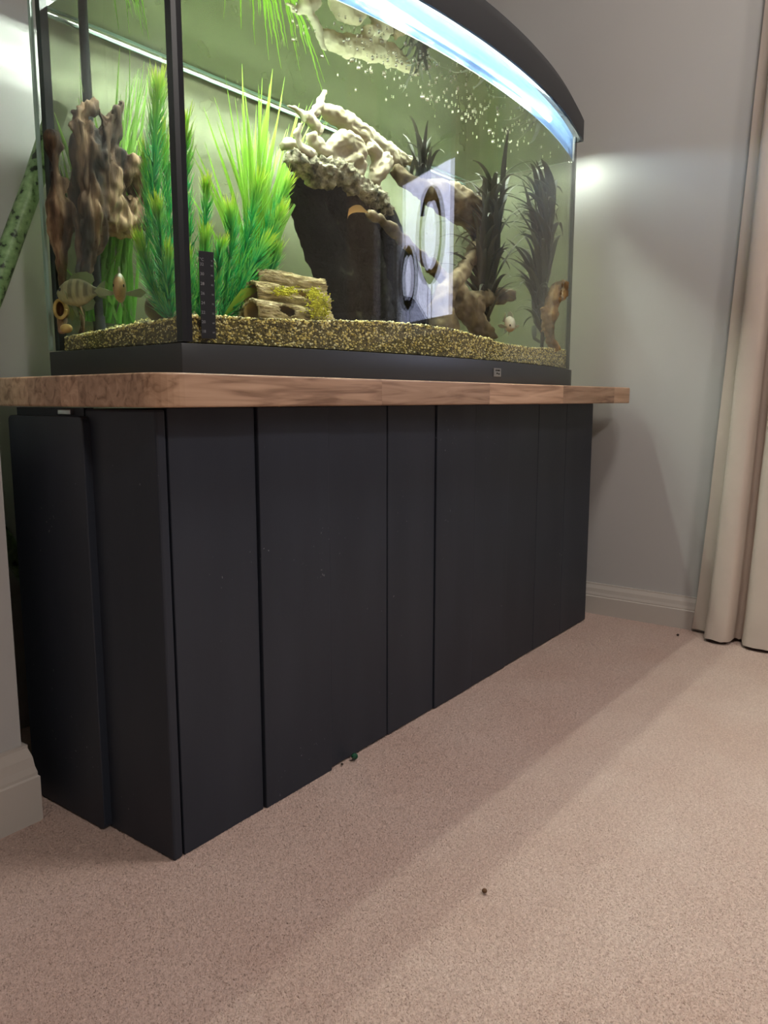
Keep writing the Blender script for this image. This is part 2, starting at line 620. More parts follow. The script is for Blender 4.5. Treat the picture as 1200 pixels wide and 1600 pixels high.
for cl_, wh_ in ((FILL_LIGHT, 'near the window'), (CEIL_LAMP_2, 'farther from the window')):  # rims around the added fill lights
    tag(MB().lathe([(0.001, 0.04), (0.20, 0.04), (0.205, 0.0), (0.19, 0.0), (0.185, 0.03), (0.001, 0.03)], cl_, 32).build('fill_light_rim', M['white_frame']),
        'round flush white rim of an added fill light on the ceiling ' + wh_, 'lamp')

# outside the windows: lawn and a hedge
struct('ground', MB().box((WALL_X + 0.13, -9, -0.3), (14, 6, -0.15)), noisy('lawn', [(0.3, (0.05, 0.08, 0.03)), (0.7, (0.09, 0.13, 0.05))], scale=6, rough=0.9))

shed = thing('garden_shed', (5.0, -5.3, -0.15), 'grey garden shed standing on the lawn outside the window', 'shed')
M['shed'] = plain('shed_grey', (0.42, 0.44, 0.50), rough=0.8)
MB().box((4.2, -6.6, -0.15), (5.8, -4.6, 1.15)).build('walls', M['shed'], shed)
MB().prism([(-6.75, 1.15), (-4.45, 1.15), (-5.6, 1.75)], 4.1, 5.9, M=lambda a, b, c: (c, a, b)).build('roof', plain('shed_roof', (0.30, 0.31, 0.34), rough=0.8), shed)

# ---------------------------------------------------------------- cabinet
CAB_L, CAB_H = 1.39, 0.5902
cab = thing('aquarium_cabinet', (0, 0, 0), 'long charcoal painted cabinet of vertical boards under the oak worktop', 'cabinet')
MB().box((0.012, 0.012, 0.004), (CAB_L - 0.004, 0.318, CAB_H - 0.004)).build('carcass', M['dark_gap'], cab)
xs = [0.0165, 0.1650, 0.3170, 0.4722, 0.6220, 0.7668, 0.9161, 1.0629, 1.2202, CAB_L]
proud = [0.0, 0.0035, -0.0005, 0.0005, 0.0035, 0.002, 0.0, 0.0, 0.0]
gaps = [0.0012, 0.0016, 0.0016, 0.0008, 0.0010, 0.0008, 0.0004, 0.0006, 0.0003, 0.0]
for i in range(9):
    zb = 0.003 if i > 1 else 0.0005
    MB().box((xs[i] + gaps[i], -proud[i], zb), (xs[i + 1] - gaps[i + 1], 0.014, CAB_H)).build('board', M['charcoal'], cab, bevel=0.0014)
MB().box((0.0, -0.001, 0.0005), (0.0145, 0.148, CAB_H - 0.002)).build('side_panel', M['charcoal'], cab, bevel=0.003)
def rounded_rect(y0, y1, z0, z1, r, n=5):
    out = []
    for cy, cz, a0 in ((y1 - r, z1 - r, 0), (y0 + r, z1 - r, 90), (y0 + r, z0 + r, 180), (y1 - r, z0 + r, 270)):
        for k in range(n + 1):
            a = math.radians(a0 + 90 * k / n)
            out.append((cy + r * math.cos(a), cz + r * math.sin(a)))
    return out
door = MB().prism(rounded_rect(0.136, 0.322, 0.0015, CAB_H - 0.012, 0.008), -0.012, 0.006, M=lambda a, b, c: (c, a, b)).build('door', M['charcoal'], cab, bevel=0.0015)
MB().box((-0.006, 0.172, CAB_H - 0.010), (0.004, 0.202, CAB_H - 0.003)).build('catch', M['steel'], door, bevel=0.001)
MB().box((0.0, 0.149, 0.0005), (0.0145, 0.318, CAB_H - 0.001)).build('side_panel', M['charcoal'], cab)

# ---------------------------------------------------------------- oak worktop: staves
wt = thing('oak_worktop', T(0, 0, 0.591), 'thick oak stave worktop with rounded corners on the charcoal cabinet', 'worktop')
WX0, WX1, WY0, WY1 = -0.146, 1.322, -0.148, 0.398
nrow = 13
rw = (WY1 - WY0) / nrow
rr = 0.036
def arc(cx, cy, r, a0, a1, n=8):
    return [(cx + r * math.cos(math.radians(a0 + (a1 - a0) * k / n)), cy + r * math.sin(math.radians(a0 + (a1 - a0) * k / n))) for k in range(n + 1)]
front_joints = [0.215, 0.62, 0.80, 1.20]
for r in range(nrow):
    ya, yb = WY0 + r * rw, WY0 + (r + 1) * rw - 0.00012
    if r == 0:
        cuts = [WX0, 0.26, 0.585, 0.90, 1.19, WX1]
    else:
        cuts = [WX0]
        x = WX0 + random.uniform(0.12, 0.45)
        while x < WX1 - 0.08:
            cuts.append(x)
            x += random.uniform(0.3, 0.55)
        cuts.append(WX1)
    for a, b in zip(cuts[:-1], cuts[1:]):
        first, last = a == WX0, b == WX1
        b2 = b if last else b - 0.0001
        if r == 0 and first:
            poly = arc(a + rr, ya + rr, rr, 180, 270) + [(b2, ya), (b2, yb), (a, yb)]
        elif r == 0 and last:
            poly = [(a, ya)] + arc(b2 - rr, ya + rr, rr, 270, 360) + [(b2, yb), (a, yb)]
        elif r == nrow - 1 and first:
            poly = [(a, ya), (b2, ya), (b2, yb)] + arc(a + rr, yb - rr, rr, 90, 180)
        elif r == nrow - 1 and last:
            poly = [(a, ya), (b2, ya)] + arc(b2 - rr, yb - rr, rr, 0, 90) + [(a, yb)]
        else:
            poly = [(a, ya), (b2, ya), (b2, yb), (a, yb)]
        MB().prism(poly, 0.591, Z_TOP, M=T).stave(r, first, last)

# ---------------------------------------------------------------- aquarium
aq = thing('aquarium', T(TW / 2, TD / 2, Z_TOP), 'bow fronted glass aquarium with black base frame and hood on the oak worktop', 'aquarium')
GI = 0.005                                   # glass stands inside the frame line
GT = 0.008
def bow_line(off, n=40, x0=0.0, x1=TW):
    return [(x, bowy(x, off)) for x in np.linspace(x0, x1, n)]
def outline(off, n=40):
    p = bow_line(off, n, -off, TW + off)
    return p + [(TW + off, TD + off), (-off, TD + off)]
fr = MB().prism(outline(0.0), Z_TOP, Z_BASE - 0.002, M=T).build('base_frame', M['frame'], aq, smooth='auto', bevel=0.0012)
# badge plate on the base frame
bx = 0.716
bn = np.array([bx - TW / 2, bowy(bx) - (SAG * 0 + (TR - SAG))])
def on_bow(x, s, z, out):
    """point on the bow: s along the tangent, out along the normal"""
    cy = TR - SAG
    n = np.array([x - TW / 2, bowy(x) - cy])
    n /= np.linalg.norm(n)
    t = np.array([-n[1], n[0]])
    if t[0] < 0: t = -t
    q = np.array([x, bowy(x)]) + t * s + n * out
    return T(q[0], q[1], z)
bd = MB().box((-0.0155, -0.0002, 0.6465), (0.0155, 0.0022, 0.6635), M=lambda s, o, z: on_bow(bx, s, z, o)).build('badge', M['steel'], fr, bevel=0.0008)
# glass panes
inn, outr = bow_line(-GI - GT, 40, GI, TW - GI), bow_line(-GI, 40, GI, TW - GI)
MB().strip(inn, outr, Z_BASE, Z_LIP + 0.01, M=T).build('front_pane', M['glass'], aq, smooth='auto')
MB().box((GI, 0.012, Z_BASE), (GI + GT, TD - GI - GT, Z_LIP + 0.01), M=T).build('left_pane', M['glass'], aq)
def pane(name, a, b, mat):
    return MB().box(a, b, M=T).build(name, mat, aq)
pane('right_pane', (TW - GI - GT, 0.012, Z_BASE), (TW - GI, TD - GI - GT, Z_LIP + 0.01), M['glass'])
pane('rear_pane', (GI - 0.004, TD - GI - GT, Z_BASE), (TW - GI, TD - GI, Z_LIP + 0.01), M['glass'])
M['thin_haze'] = glass_mat('thin_haze_film', (0.80, 0.82, 0.68), film=(0.34, 0.36, 0.22), film_amt=0.38, gloss=False)
# films carrying the water's painted tint and haze, inside rear and right panes
MB().box((GI + GT, TD - GI - GT - 0.0015, Z_BASE), (TW - GI - GT, TD - GI - GT - 0.0005, Z_WATER - 0.001), M=T).build('haze_film', M['haze_glass'], aq)
MB().box((TW - GI - GT - 0.0015, 0.014, Z_BASE), (TW - GI - GT - 0.0005, TD - GI - GT - 0.002, Z_WATER - 0.001), M=T).build('haze_film', M['thin_haze'], aq)
# silicone seals
def seal(poly):
    return MB().prism(poly, Z_BASE, Z_LIP + 0.008, M=T).build('corner_seal', M['silicone'], aq)
seal([(0.003, 0.0125), (0.003, 0.0), (0.009, -0.0030), (0.0165, -0.0045), (0.0165, 0.004), (0.014, 0.0125)])
seal([(GI + 0.001, TD - GI - GT - 0.010), (GI + GT + 0.006, TD - GI - GT - 0.010), (GI + GT + 0.006, TD - GI - GT + 0.003), (GI + 0.001, TD - GI - GT + 0.003)])
seal([(TW - GI - 0.001, 0.012), (TW - GI - 0.001, 0.004), (TW - GI - 0.010, 0.004), (TW - GI - 0.010, 0.012)])
MB().box((-0.003, TD - GI - GT + 0.002, Z_BASE), (0.0012, TD - GI + 0.001, Z_LIP), M=T).build('glass_edge', M['glass_edge'], aq)
# strip added for the bright waterline along the rear pane
MB().box((GI + GT, TD - GI - GT - 0.006, Z_WATER - 0.0075), (TW - GI - GT, TD - GI - GT - 0.002, Z_WATER - 0.004), M=T).build('rear_waterline', plain('cyan_waterline', (0.36, 0.52, 0.46), rough=0.2), aq)
# hood
def hood():
    lo, mid, top = outline(0.009), outline(0.009), outline(-0.045)
    lo_in = outline(0.004)
    n = len(lo)
    vs = [T(x, y, Z_LIP) for x, y in lo_in] + [T(x, y, Z_LIP) for x, y in lo] + [T(x, y, Z_LIP + 0.050) for x, y in mid] + \
         [T(x, y, Z_LIP + 0.085) for x, y in outline(-0.010)] + [T(x, y, Z_LIP + 0.112) for x, y in top] + [T(x, y, Z_LIP + 0.075) for x, y in outline(-0.02)]
    fs = []
    for lv in range(4):
        for i in range(n):
            j = (i + 1) % n
            fs.append((lv * n + i, lv * n + j, (lv + 1) * n + j, (lv + 1) * n + i))
    fs.append(tuple(4 * n + i for i in range(n)))
    for i in range(n):
        j = (i + 1) % n
        fs.append((i, 5 * n + i, 5 * n + j, j))
    fs.append(tuple(5 * n + i for i in range(n))[::-1])
    return MB().add(vs, fs).build('hood', M['hood'], aq, smooth='auto')
hd = hood()
MB().prism(outline(-0.022), Z_LIP + 0.068, Z_LIP + 0.072, M=T).build('liner', M['liner'], hd)
# light unit: two tubes and an added row to soften shadow steps
def tube_mat():
    m, nt, out = new_mat('lit_tube')
    e = N(nt, 'ShaderNodeEmission')
    e.inputs[0].default_value = (0.90, 1.0, 0.88, 1)
    e.inputs[1].default_value = TUBE_STRENGTH
    nt.links.new(e.outputs[0], out.inputs[0])
    return m
M['tube'] = tube_mat()
Z_TUBE = Z_LIP + 0.050
for yy in (0.06, 0.165, 0.27):
    lb = MB().box((0.03, yy - 0.03, Z_TUBE + 0.0085), (TW - 0.03, yy + 0.03, Z_TUBE + 0.0165), M=T).build('light_bar', M['frame'], hd, bevel=0.003)
    MB().tube([T(x, yy, Z_TUBE) for x in np.linspace(0.09, TW - 0.055, 12)], 0.008, 10).build('lamp_tube', M['tube'], hd, smooth='auto')
    for xx in (0.075, TW - 0.040):
        MB().tube([T(xx - 0.016, yy, Z_TUBE), T(xx + 0.016, yy, Z_TUBE)], 0.0125, 12).build('lamp_holder', M['frame'], hd, smooth='auto')
# condensation on the inside of the front glass, between water and hood
M['condensation'] = glass_mat('condensation', (0.70, 0.82, 1.0), film=(0.27, 0.39, 0.60), film_amt=0.6, gloss=False)
M['tube_glow'] = glass_mat('tube_glow', (0.9, 0.95, 1.0), film=(0.80, 0.86, 0.90), film_amt=0.7, gloss=False)  # whiter strip: glow of the tubes painted above the waterline
MB().strip(bow_line(-GI - GT - 0.0030, 40, 0.03, TW - 0.02), bow_line(-GI - GT - 0.0020, 40, 0.03, TW - 0.02), Z_WATER + 0.001, Z_WATER + 0.017, M=T).build('tube_glow_line', M['tube_glow'], aq, smooth='auto')
MB().strip(bow_line(-GI - GT - 0.0015, 40, 0.03, TW - 0.02), bow_line(-GI - GT - 0.0005, 40, 0.03, TW - 0.02), Z_WATER + 0.001, Z_LIP + 0.008, M=T).build('condensation', M['condensation'], aq, smooth='auto')

# water
def water_mat():
    m, nt, out = new_mat('water_surface')
    L = nt.links.new
    fr_ = N(nt, 'ShaderNodeFresnel', i_IOR=1.33)
    tr = N(nt, 'ShaderNodeBsdfTransparent')
    gl = N(nt, 'ShaderNodeBsdfGlossy')
    gl.inputs['Roughness'].default_value = 0.02
    gl.inputs['Color'].default_value = (0.85, 0.92, 0.80, 1)
    tc = N(nt, 'ShaderNodeTexCoord')
    nz = N(nt, 'ShaderNodeTexNoise', i_Scale=9.0)
    L(tc.outputs['Object'], nz.inputs['Vector'])
    b = N(nt, 'ShaderNodeBump', i_Strength=0.10)
    b.inputs['Distance'].default_value = 0.01
    L(nz.outputs['Fac'], b.inputs['Height'])
    L(b.outputs[0], gl.inputs['Normal'])
    mx = N(nt, 'ShaderNodeMixShader')
    L(fr_.outputs[0], mx.inputs[0])
    L(tr.outputs[0], mx.inputs[1])
    L(gl.outputs[0], mx.inputs[2])
    L(mx.outputs[0], out.inputs[0])
    return m
M['water'] = water_mat()
wp = bow_line(-GI - GT - 0.001, 40, GI + GT, TW - GI - GT) + [(TW - GI - GT, TD - GI - GT - 0.002), (GI + GT, TD - GI - GT - 0.002)]
wob = thing('aquarium_water', T(TW / 2, TD / 2, Z_WATER), 'still water filling the aquarium up to just below the hood', 'water')
wmb = MB()
wmb.add([T(x, y, Z_WATER) for x, y in wp], [tuple(range(len(wp)))])
wo = wmb.build('water_surface', M['water'], wob)
if wo.data.polygons[0].normal.z < 0:
    wo.data.flip_normals()

# ---------------------------------------------------------------- gravel
GLX = [0.0, 0.05, 0.113, 0.2015, 0.30, 0.39, 0.496, 0.577, 0.67, 0.78, 0.93, 1.10, 1.18, 1.26]
GLZ = [0.716, 0.7190, 0.7190, 0.7213, 0.7275, 0.7320, 0.7332, 0.7307, 0.7248, 0.7155, 0.7160, 0.7250, 0.7275, 0.7275]
def gz(x, y):
    z = float(np.interp(x, GLX, GLZ)) + 0.085 * max(0.0, y)
    if y > 0:
        zl = 0.716 - 0.018 * min(y / 0.31, 1)
        w = max(0, 1 - x / 0.18)
        z = z * (1 - w) + zl * w if x < 0.18 else z
    return z + 0.0015 * noise.noise((x * 18, y * 18, 3.0))
gv = MB()
GLIN = 0.0145
nx, ny = 90, 14
vs = []
for i in range(nx + 1):
    x = 0.0145 + (TW - 0.029) * i / nx
    yf = bowy(x, -GLIN)
    yf = min(yf, TD - 0.02)
    for j in range(ny + 1):
        y = yf + (TD - 0.018 - yf) * j / ny
        q = T(x, y, gz(x, y) - 0.003)
        vs.append(q)
nb = len(vs)
vs += [(q[0], q[1], Z_BASE) for q in vs]
fs = []
w = ny + 1
for i in range(nx):
    for j in range(ny):
        a = i * w + j
        fs.append((a, a + w, a + w + 1, a + 1))
        fs.append((nb + a, nb + a + 1, nb + a + w + 1, nb + a + w))
for i in range(nx):
    a, b = i * w, (i + 1) * w
    fs += [(a, nb + a, nb + b, b), (a + ny, b + ny, nb + b + ny, nb + a + ny)]
for j in range(ny):
    a = j
    fs += [(a, a + 1, nb + a + 1, nb + a), (nx * w + a, nb + nx * w + a, nb + nx * w + a + 1, nx * w + a + 1)]
gv.add(vs, fs)
M['gravel'] = noisy('gravel_bed', [(0.3, (0.06, 0.05, 0.02)), (0.7, (0.22, 0.18, 0.07))], scale=220, rough=0.9)
def gravel_pebble_mat():
    m, nt, out = new_mat('gravel_pebbles')
    L = nt.links.new
    bs = N(nt, 'ShaderNodeBsdfPrincipled')
    bs.inputs['Roughness'].default_value = 0.55
    g = N(nt, 'ShaderNodeNewGeometry')
    r = ramp(nt, [(0.0, (0.03, 0.026, 0.014)), (0.22, (0.13, 0.105, 0.035)), (0.42, (0.58, 0.46, 0.12)), (0.7, (0.92, 0.78, 0.26)), (1.0, (0.96, 0.92, 0.58))])
    L(g.outputs['Random Per Island'], r.inputs[0])
    L(r.outputs[0], bs.inputs['Base Color'])
    L(bs.outputs[0], out.inputs[0])
    return m
M['pebble'] = gravel_pebble_mat()
gb = thing('gravel_bed', T(TW / 2, TD / 2, Z_BASE), 'bed of yellow and dark aquarium gravel on the tank floor', 'gravel')
gv.build('substrate', M['gravel'], gb)
def ico():
    b = bmesh.new()
    bmesh.ops.create_icosphere(b, subdivisions=1, radius=1)
    v = np.array([q.co[:] for q in b.verts])
    f = np.array([[q.index for q in fc.verts] for fc in b.faces])
    b.free()
    return v, f
ICOV, ICOF = ico()
def scatter(centres, radii, name, mat, parent):
    n = len(centres)
    nv = len(ICOV)
    jit = 1 + rng.uniform(-0.28, 0.28, (n, nv, 1))
    sc = np.stack([rng.uniform(0.8, 1.3, n), rng.uniform(0.7, 1.2, n), rng.uniform(0.6, 1.0, n)], 1)[:, None, :]
    ang = rng.uniform(0, 2 * np.pi, n)
    v = ICOV[None] * jit * sc * np.asarray(radii)[:, None, None]
    ca, sa = np.cos(ang)[:, None], np.sin(ang)[:, None]
    x = v[:, :, 0] * ca - v[:, :, 1] * sa
    y = v[:, :, 0] * sa + v[:, :, 1] * ca
    v = np.stack([x, y, v[:, :, 2]], 2) + np.asarray(centres)[:, None, :] - parent_origin(parent)
    f = ICOF[None] + (np.arange(n) * nv)[:, None, None]
    me = bpy.data.meshes.new(name)
    V = v.reshape(-1, 3)
    F = f.reshape(-1, 3)
    me.vertices.add(len(V))
    me.vertices.foreach_set('co', V.astype(np.float32).ravel())
    me.loops.add(F.size)
    me.loops.foreach_set('vertex_index', F.astype(np.int32).ravel())
    me.polygons.add(len(F))
    me.polygons.foreach_set('loop_start', (np.arange(len(F)) * 3).astype(np.int32))
    me.update()
    me.validate()
    me.materials.append(mat)
    o = bpy.data.objects.new(name, me)
    COL.objects.link(o)
    o.parent = parent
    return o
cs, rs = [], []
for k in range(9500):                                    # against the front glass
    x = random.uniform(0.016, TW - 0.018)
    y = bowy(x, -GLIN) + random.uniform(0.0, 0.003)
    z = random.uniform(Z_BASE + 0.001, gz(x, y))
    cs.append(T(x, y, z)); rs.append(random.uniform(0.0014, 0.0027))
for k in range(2600):                                    # against the left glass
    y = random.uniform(0.0, TD - 0.02)
    x = 0.0155 + random.uniform(0, 0.002)
    cs.append(T(x, y, random.uniform(Z_BASE + 0.001, gz(x, y)))); rs.append(random.uniform(0.0014, 0.0027))
for k in range(8000):                                    # top, denser towards the front
    x = random.uniform(0.016, TW - 0.018)
    yf = bowy(x, -GLIN)
    y = yf + (TD - 0.02 - yf) * random.random() ** 2.2
    cs.append(T(x, y, gz(x, y) + random.uniform(-0.003, 0.0006))); rs.append(random.uniform(0.0015, 0.0029))
for k in range(1500):
    y = random.uniform(0.0, TD - 0.02)
    x = 0.016 + random.random() ** 2 * 0.1
    cs.append(T(x, y, gz(x, y) + random.uniform(-0.003, 0.0006))); rs.append(random.uniform(0.0015, 0.0029))
pb = scatter(cs, rs, 'pebbles', M['pebble'], gb)
pb['kind'] = 'stuff'

# ---------------------------------------------------------------- rough organic bodies (driftwood, rockwork)
def organic(name, parts, mat, parent, voxel=0.006, amp=0.006, freq=22.0, stretch=None, fine=0.0, ffreq=90.0, smooth=True, ridge=0.0):
    """parts: list of (points, radii); grown together and roughened"""
    mb = MB()
    for pts, rad in parts:
        n = max(10, len(pts) * 5)
        sp = spline(pts, n)
        rd = np.interp(np.linspace(0, len(rad) - 1, n), range(len(rad)), rad)
        mb.tube(sp, list(rd), 12)
    o = mb.build(name, mat, parent)
    md = o.modifiers.new('remesh', 'REMESH')
    md.mode = 'VOXEL'
    md.voxel_size = voxel
    dg = bpy.context.evaluated_depsgraph_get()
    me = bpy.data.meshes.new_from_object(o.evaluated_get(dg))
    o.modifiers.clear()
    old = o.data
    o.data = me
    bpy.data.meshes.remove(old)
    me.name = name
    if not me.materials:
        me.materials.append(mat)
    st = np.array(stretch if stretch is not None else (1, 1, 1))
    org = parent_origin(parent)
    nrm = [v.normal.copy() for v in me.vertices]
    for v, nn in zip(me.vertices, nrm):
        q = Vector((np.array(v.co) + org) * st)
        a = noise.fractal(q * freq, 0.9, 2.0, 3)
        d = amp * a
        if ridge:
            d -= ridge * max(0, 0.35 - abs(noise.noise(q * freq * 1.7 + Vector((9, 2, 5))))) / 0.35
        if fine:
            d += fine * noise.noise(q * ffreq)
        v.co += nn * d
    if smooth:
        me.shade_smooth()
    me.update()
    return o
def PR(pix, ly, rad_px):
    """centre line given on the sight lines at aquarium depth(s) ly, radii in photograph pixels"""
    pts, rad = [], []
    for i, (a, b) in enumerate(pix):
        d = ly[i] if hasattr(ly, '__len__') else ly
        p = P(a, b, d)
        pts.append(p)
        r = rad_px[i] if hasattr(rad_px, '__len__') else rad_px
        rad.append(r * PXscale(p))
    return pts, rad

M['bark'] = noisy('dark_driftwood', [(0.37, (0.012, 0.008, 0.006)), (0.49, (0.12, 0.068, 0.038)), (0.66, (0.50, 0.33, 0.20))], scale=20, stretch=(1.6, 1.6, 0.35), rough=0.85, bump=0.6, bscale=60, bdist=0.004)
M['brown_wood'] = noisy('brown_driftwood', [(0.30, (0.035, 0.024, 0.012)), (0.5, (0.13, 0.095, 0.048)), (0.72, (0.32, 0.25, 0.14))], scale=24, stretch=(1.2, 1.2, 1.2), rough=0.8, bump=0.5, bscale=70, bdist=0.003)
M['pale_root'] = noisy('pale_root', [(0.28, (0.24, 0.21, 0.12)), (0.5, (0.58, 0.51, 0.34)), (0.75, (0.78, 0.72, 0.54))], scale=11, rough=0.8, bump=0.5, bscale=60, bdist=0.003)
M['cave_rock'] = noisy('dark_rock', [(0.3, (0.004, 0.004, 0.003)), (0.62, (0.016, 0.016, 0.012)), (0.74, (0.10, 0.10, 0.075))], scale=25, rough=0.95, bump=0.9, bscale=130, bdist=0.005, spec=0.04)
M['crust'] = noisy('lichen_crust', [(0.32, (0.03, 0.03, 0.018)), (0.48, (0.24, 0.22, 0.14)), (0.66, (0.62, 0.57, 0.40))], scale=55, rough=0.95, bump=1.0, bscale=150, bdist=0.006)
M['orange_bark'] = noisy('orange_bark', [(0.3, (0.08, 0.045, 0.02)), (0.5, (0.30, 0.18, 0.07)), (0.75, (0.60, 0.40, 0.18))], scale=20, stretch=(1.5, 1.5, 0.5), rough=0.85, bump=0.5, bscale=80, bdist=0.003)

# A: upright ragged driftwood at the left end
wa = thing('driftwood', P(160, 420, 0.29), 'tall ragged brown driftwood standing on its point at the left end of the aquarium', 'driftwood')
LA = 0.285
organic('trunk', [
    PR([(126, 190), (136, 230), (140, 290), (143, 350), (135, 395), (124, 428)], LA, [15, 20, 24, 28, 20, 8]),
    PR([(120, 180), (140, 170), (158, 176)], LA, [9, 13, 8]),
    PR([(160, 240), (172, 205), (184, 178), (192, 158)], LA, [20, 17, 14, 8]),
    PR([(140, 230), (158, 260), (168, 310), (158, 350)], LA, [23, 28, 27, 26]),
    PR([(170, 290), (196, 262), (212, 275), (222, 310), (218, 355)], LA, [23, 26, 22, 17, 14]),
    PR([(150, 330), (180, 350), (200, 340), (205, 310)], LA, [23, 24, 21, 16]),
    PR([(128, 185), (110, 190), (106, 200)], LA, [8, 5, 3]),
    PR([(145, 360), (150, 385), (152, 398)], LA, [16, 13, 9]),
    PR([(150, 350), (172, 360), (190, 362)], LA, [14, 9, 6]),
    PR([(125, 420), (124, 470), (130, 530)], [LA, LA + 0.02, LA + 0.03], [6, 5, 5]),
], M['bark'], wa, voxel=0.0036, amp=0.0075, freq=27, stretch=(1.7, 1.7, 0.42), fine=0.0030, ffreq=75, ridge=0.0085)
# B: dark lumps shaped as the reflected copy of that driftwood
wb = thing('driftwood', P(95, 300, 0.325), 'small dark lump added as a reflection of the tall driftwood against the left rear seal of the aquarium', 'driftwood')
LB = 0.318
organic('trunk', [
    PR([(80, 205), (84, 230), (86, 262)], LB, [7, 13, 6]),
    PR([(84, 290), (98, 285), (106, 300)], LB, [9, 11, 7]),
    PR([(92, 345), (110, 335), (128, 330)], LB, [22, 22, 17]),
    PR([(86, 255), (88, 290), (90, 345), (96, 380), (97, 430), (98, 520)], LB, [6, 9, 18, 14, 6, 6]),
], M['bark'], wb, voxel=0.0042, amp=0.005, freq=30, fine=0.0015)

# C: cave ornament: dark arch, crusted rim, pale roots over it
wc = thing('cave_ornament', P(530, 480, 0.2), 'dark rock cave ornament with pale knobbly roots over its crusted top', 'ornament')
LC = 0.16
organic('rock', [
    PR([(480, 285), (520, 300), (560, 320), (600, 350)], [LC, LC, LC, LC], [30, 34, 34, 26]),
    PR([(475, 275), (480, 320), (500, 370), (520, 420), (540, 500), (545, 535)], LC, [20, 26, 30, 34, 40, 40]),
    PR([(530, 310), (550, 370), (560, 430), (570, 500), (572, 535)], LC, [36, 42, 44, 46, 46]),
    PR([(590, 340), (610, 400), (630, 450), (650, 510), (655, 545)], LC, [28, 34, 36, 40, 40]),
], M['cave_rock'], wc, voxel=0.006, amp=0.006, freq=28, fine=0.002)
organic('crust', [
    PR([(448, 246), (470, 254), (492, 270), (512, 280)], LC - 0.035, [10, 16, 17, 15]),
    PR([(500, 262), (530, 272), (560, 296), (585, 310), (606, 330)], LC - 0.040, [15, 19, 18, 17, 11]),
], M['crust'], wc, voxel=0.0035, amp=0.009, freq=75, fine=0.004, ffreq=170)
organic('root', [
    PR([(507, 142), (500, 158), (494, 172), (483, 182)], LC - 0.02, [5, 6.5, 7, 6]),
    PR([(498, 172), (520, 178), (545, 195), (565, 212), (590, 228), (615, 246), (650, 254)], LC - 0.01, [8, 14, 17, 17, 16, 15, 5]),
    PR([(448, 166), (462, 172), (476, 182)], LC - 0.01, [3, 5, 7]),
    PR([(470, 190), (466, 210), (470, 228), (485, 240), (494, 248)], LC - 0.045, [5, 7, 6.5, 8, 6]),
    PR([(484, 205), (490, 218), (505, 236), (520, 246)], LC - 0.03, [9, 12, 13, 10]),
    PR([(515, 228), (540, 220), (560, 235), (548, 255), (525, 252)], LC - 0.035, [10, 16, 15, 14, 10]),
    PR([(556, 246), (565, 262), (556, 278)], LC - 0.045, [11, 10, 8]),
    PR([(575, 225), (590, 250), (580, 268)], LC - 0.03, [12, 10, 6]),
    PR([(605, 246), (598, 262), (585, 280), (590, 292)], LC - 0.03, [13, 13, 11, 7]),
    PR([(440, 228), (458, 226), (470, 236)], LC - 0.02, [7, 9, 8]),
    PR([(476, 184), (488, 190), (500, 210)], LC - 0.02, [8, 8, 9]),
], M['pale_root'], wc, voxel=0.0040, amp=0.004, freq=34, fine=0.0012, ridge=0.003)

# D: brown branching driftwood behind the reflection
wdd = thing('driftwood', P(730, 520, 0.04), 'brown branching driftwood in the right half of the aquarium behind the dark plants', 'driftwood')
organic('trunk', [
    PR([(575, 332), (605, 352), (640, 385), (680, 420), (722, 462)], [0.05, 0.05, 0.05, 0.06, 0.06], [5, 8, 10, 11, 13]),
    PR([(672, 300), (705, 312), (738, 335), (756, 362), (764, 398)], [0.09, 0.09, 0.08, 0.06, 0.05], [20, 26, 26, 22, 14]),
    PR([(752, 372), (738, 400), (722, 425), (700, 450), (690, 490), (700, 530)], [0.06, 0.05, 0.04, 0.03, 0.02, 0.02], [12, 13, 12, 16, 22, 24]),
    PR([(712, 470), (735, 492), (752, 515), (765, 535)], [0.03, 0.02, 0.01, 0.0], [16, 18, 16, 14]),
    PR([(715, 452), (735, 470), (765, 465), (800, 461)], [0.03, 0.02, 0.015, 0.01], [12, 16, 14, 10]),
    PR([(735, 470), (745, 480), (740, 490)], 0.015, [14, 14, 10]),
    PR([(672, 300), (640, 285), (615, 262)], [0.09, 0.11, 0.13], [18, 12, 9]),
], M['brown_wood'], wdd, voxel=0.005, amp=0.006, freq=26, fine=0.0015, ridge=0.003)
def leaf_blade(mb, pts, widths, side, col, colt=None, fold=0.25):
    """strap leaf: centre line, half widths, width direction"""
    n = len(pts)
    vs, fs, cs_ = [], [], []
    for i, p in enumerate(pts):
        t = np.asarray(pts[min(i + 1, n - 1)]) - np.asarray(pts[max(i - 1, 0)])
        t = t / (np.linalg.norm(t) + 1e-9)
        s = side - t * np.dot(side, t)
        s /= (np.linalg.norm(s) + 1e-9)
        nn = np.cross(t, s)
        w = widths[i]
        vs += [p - s * w + nn * w * fold, p, p + s * w + nn * w * fold]
        k = i / (n - 1)
        cc = col if colt is None else tuple(col[j] * (1 - k) + colt[j] * k for j in range(3))
        cs_ += [(*cc, 1)] * 3
    for i in range(n - 1):
        a = i * 3
        fs += [(a, a + 1, a + 4, a + 3), (a + 1, a + 2, a + 5, a + 4)]
    mb.add(vs, fs, cs_)
M['leaf'] = colattr('plastic_leaf', rough=0.45, trans=0.35)
M['dark_leaf'] = colattr('dark_leaf', rough=0.55, trans=0.12, spec=0.12)
M['needle'] = colattr('plastic_needles', rough=0.5, trans=0.35)
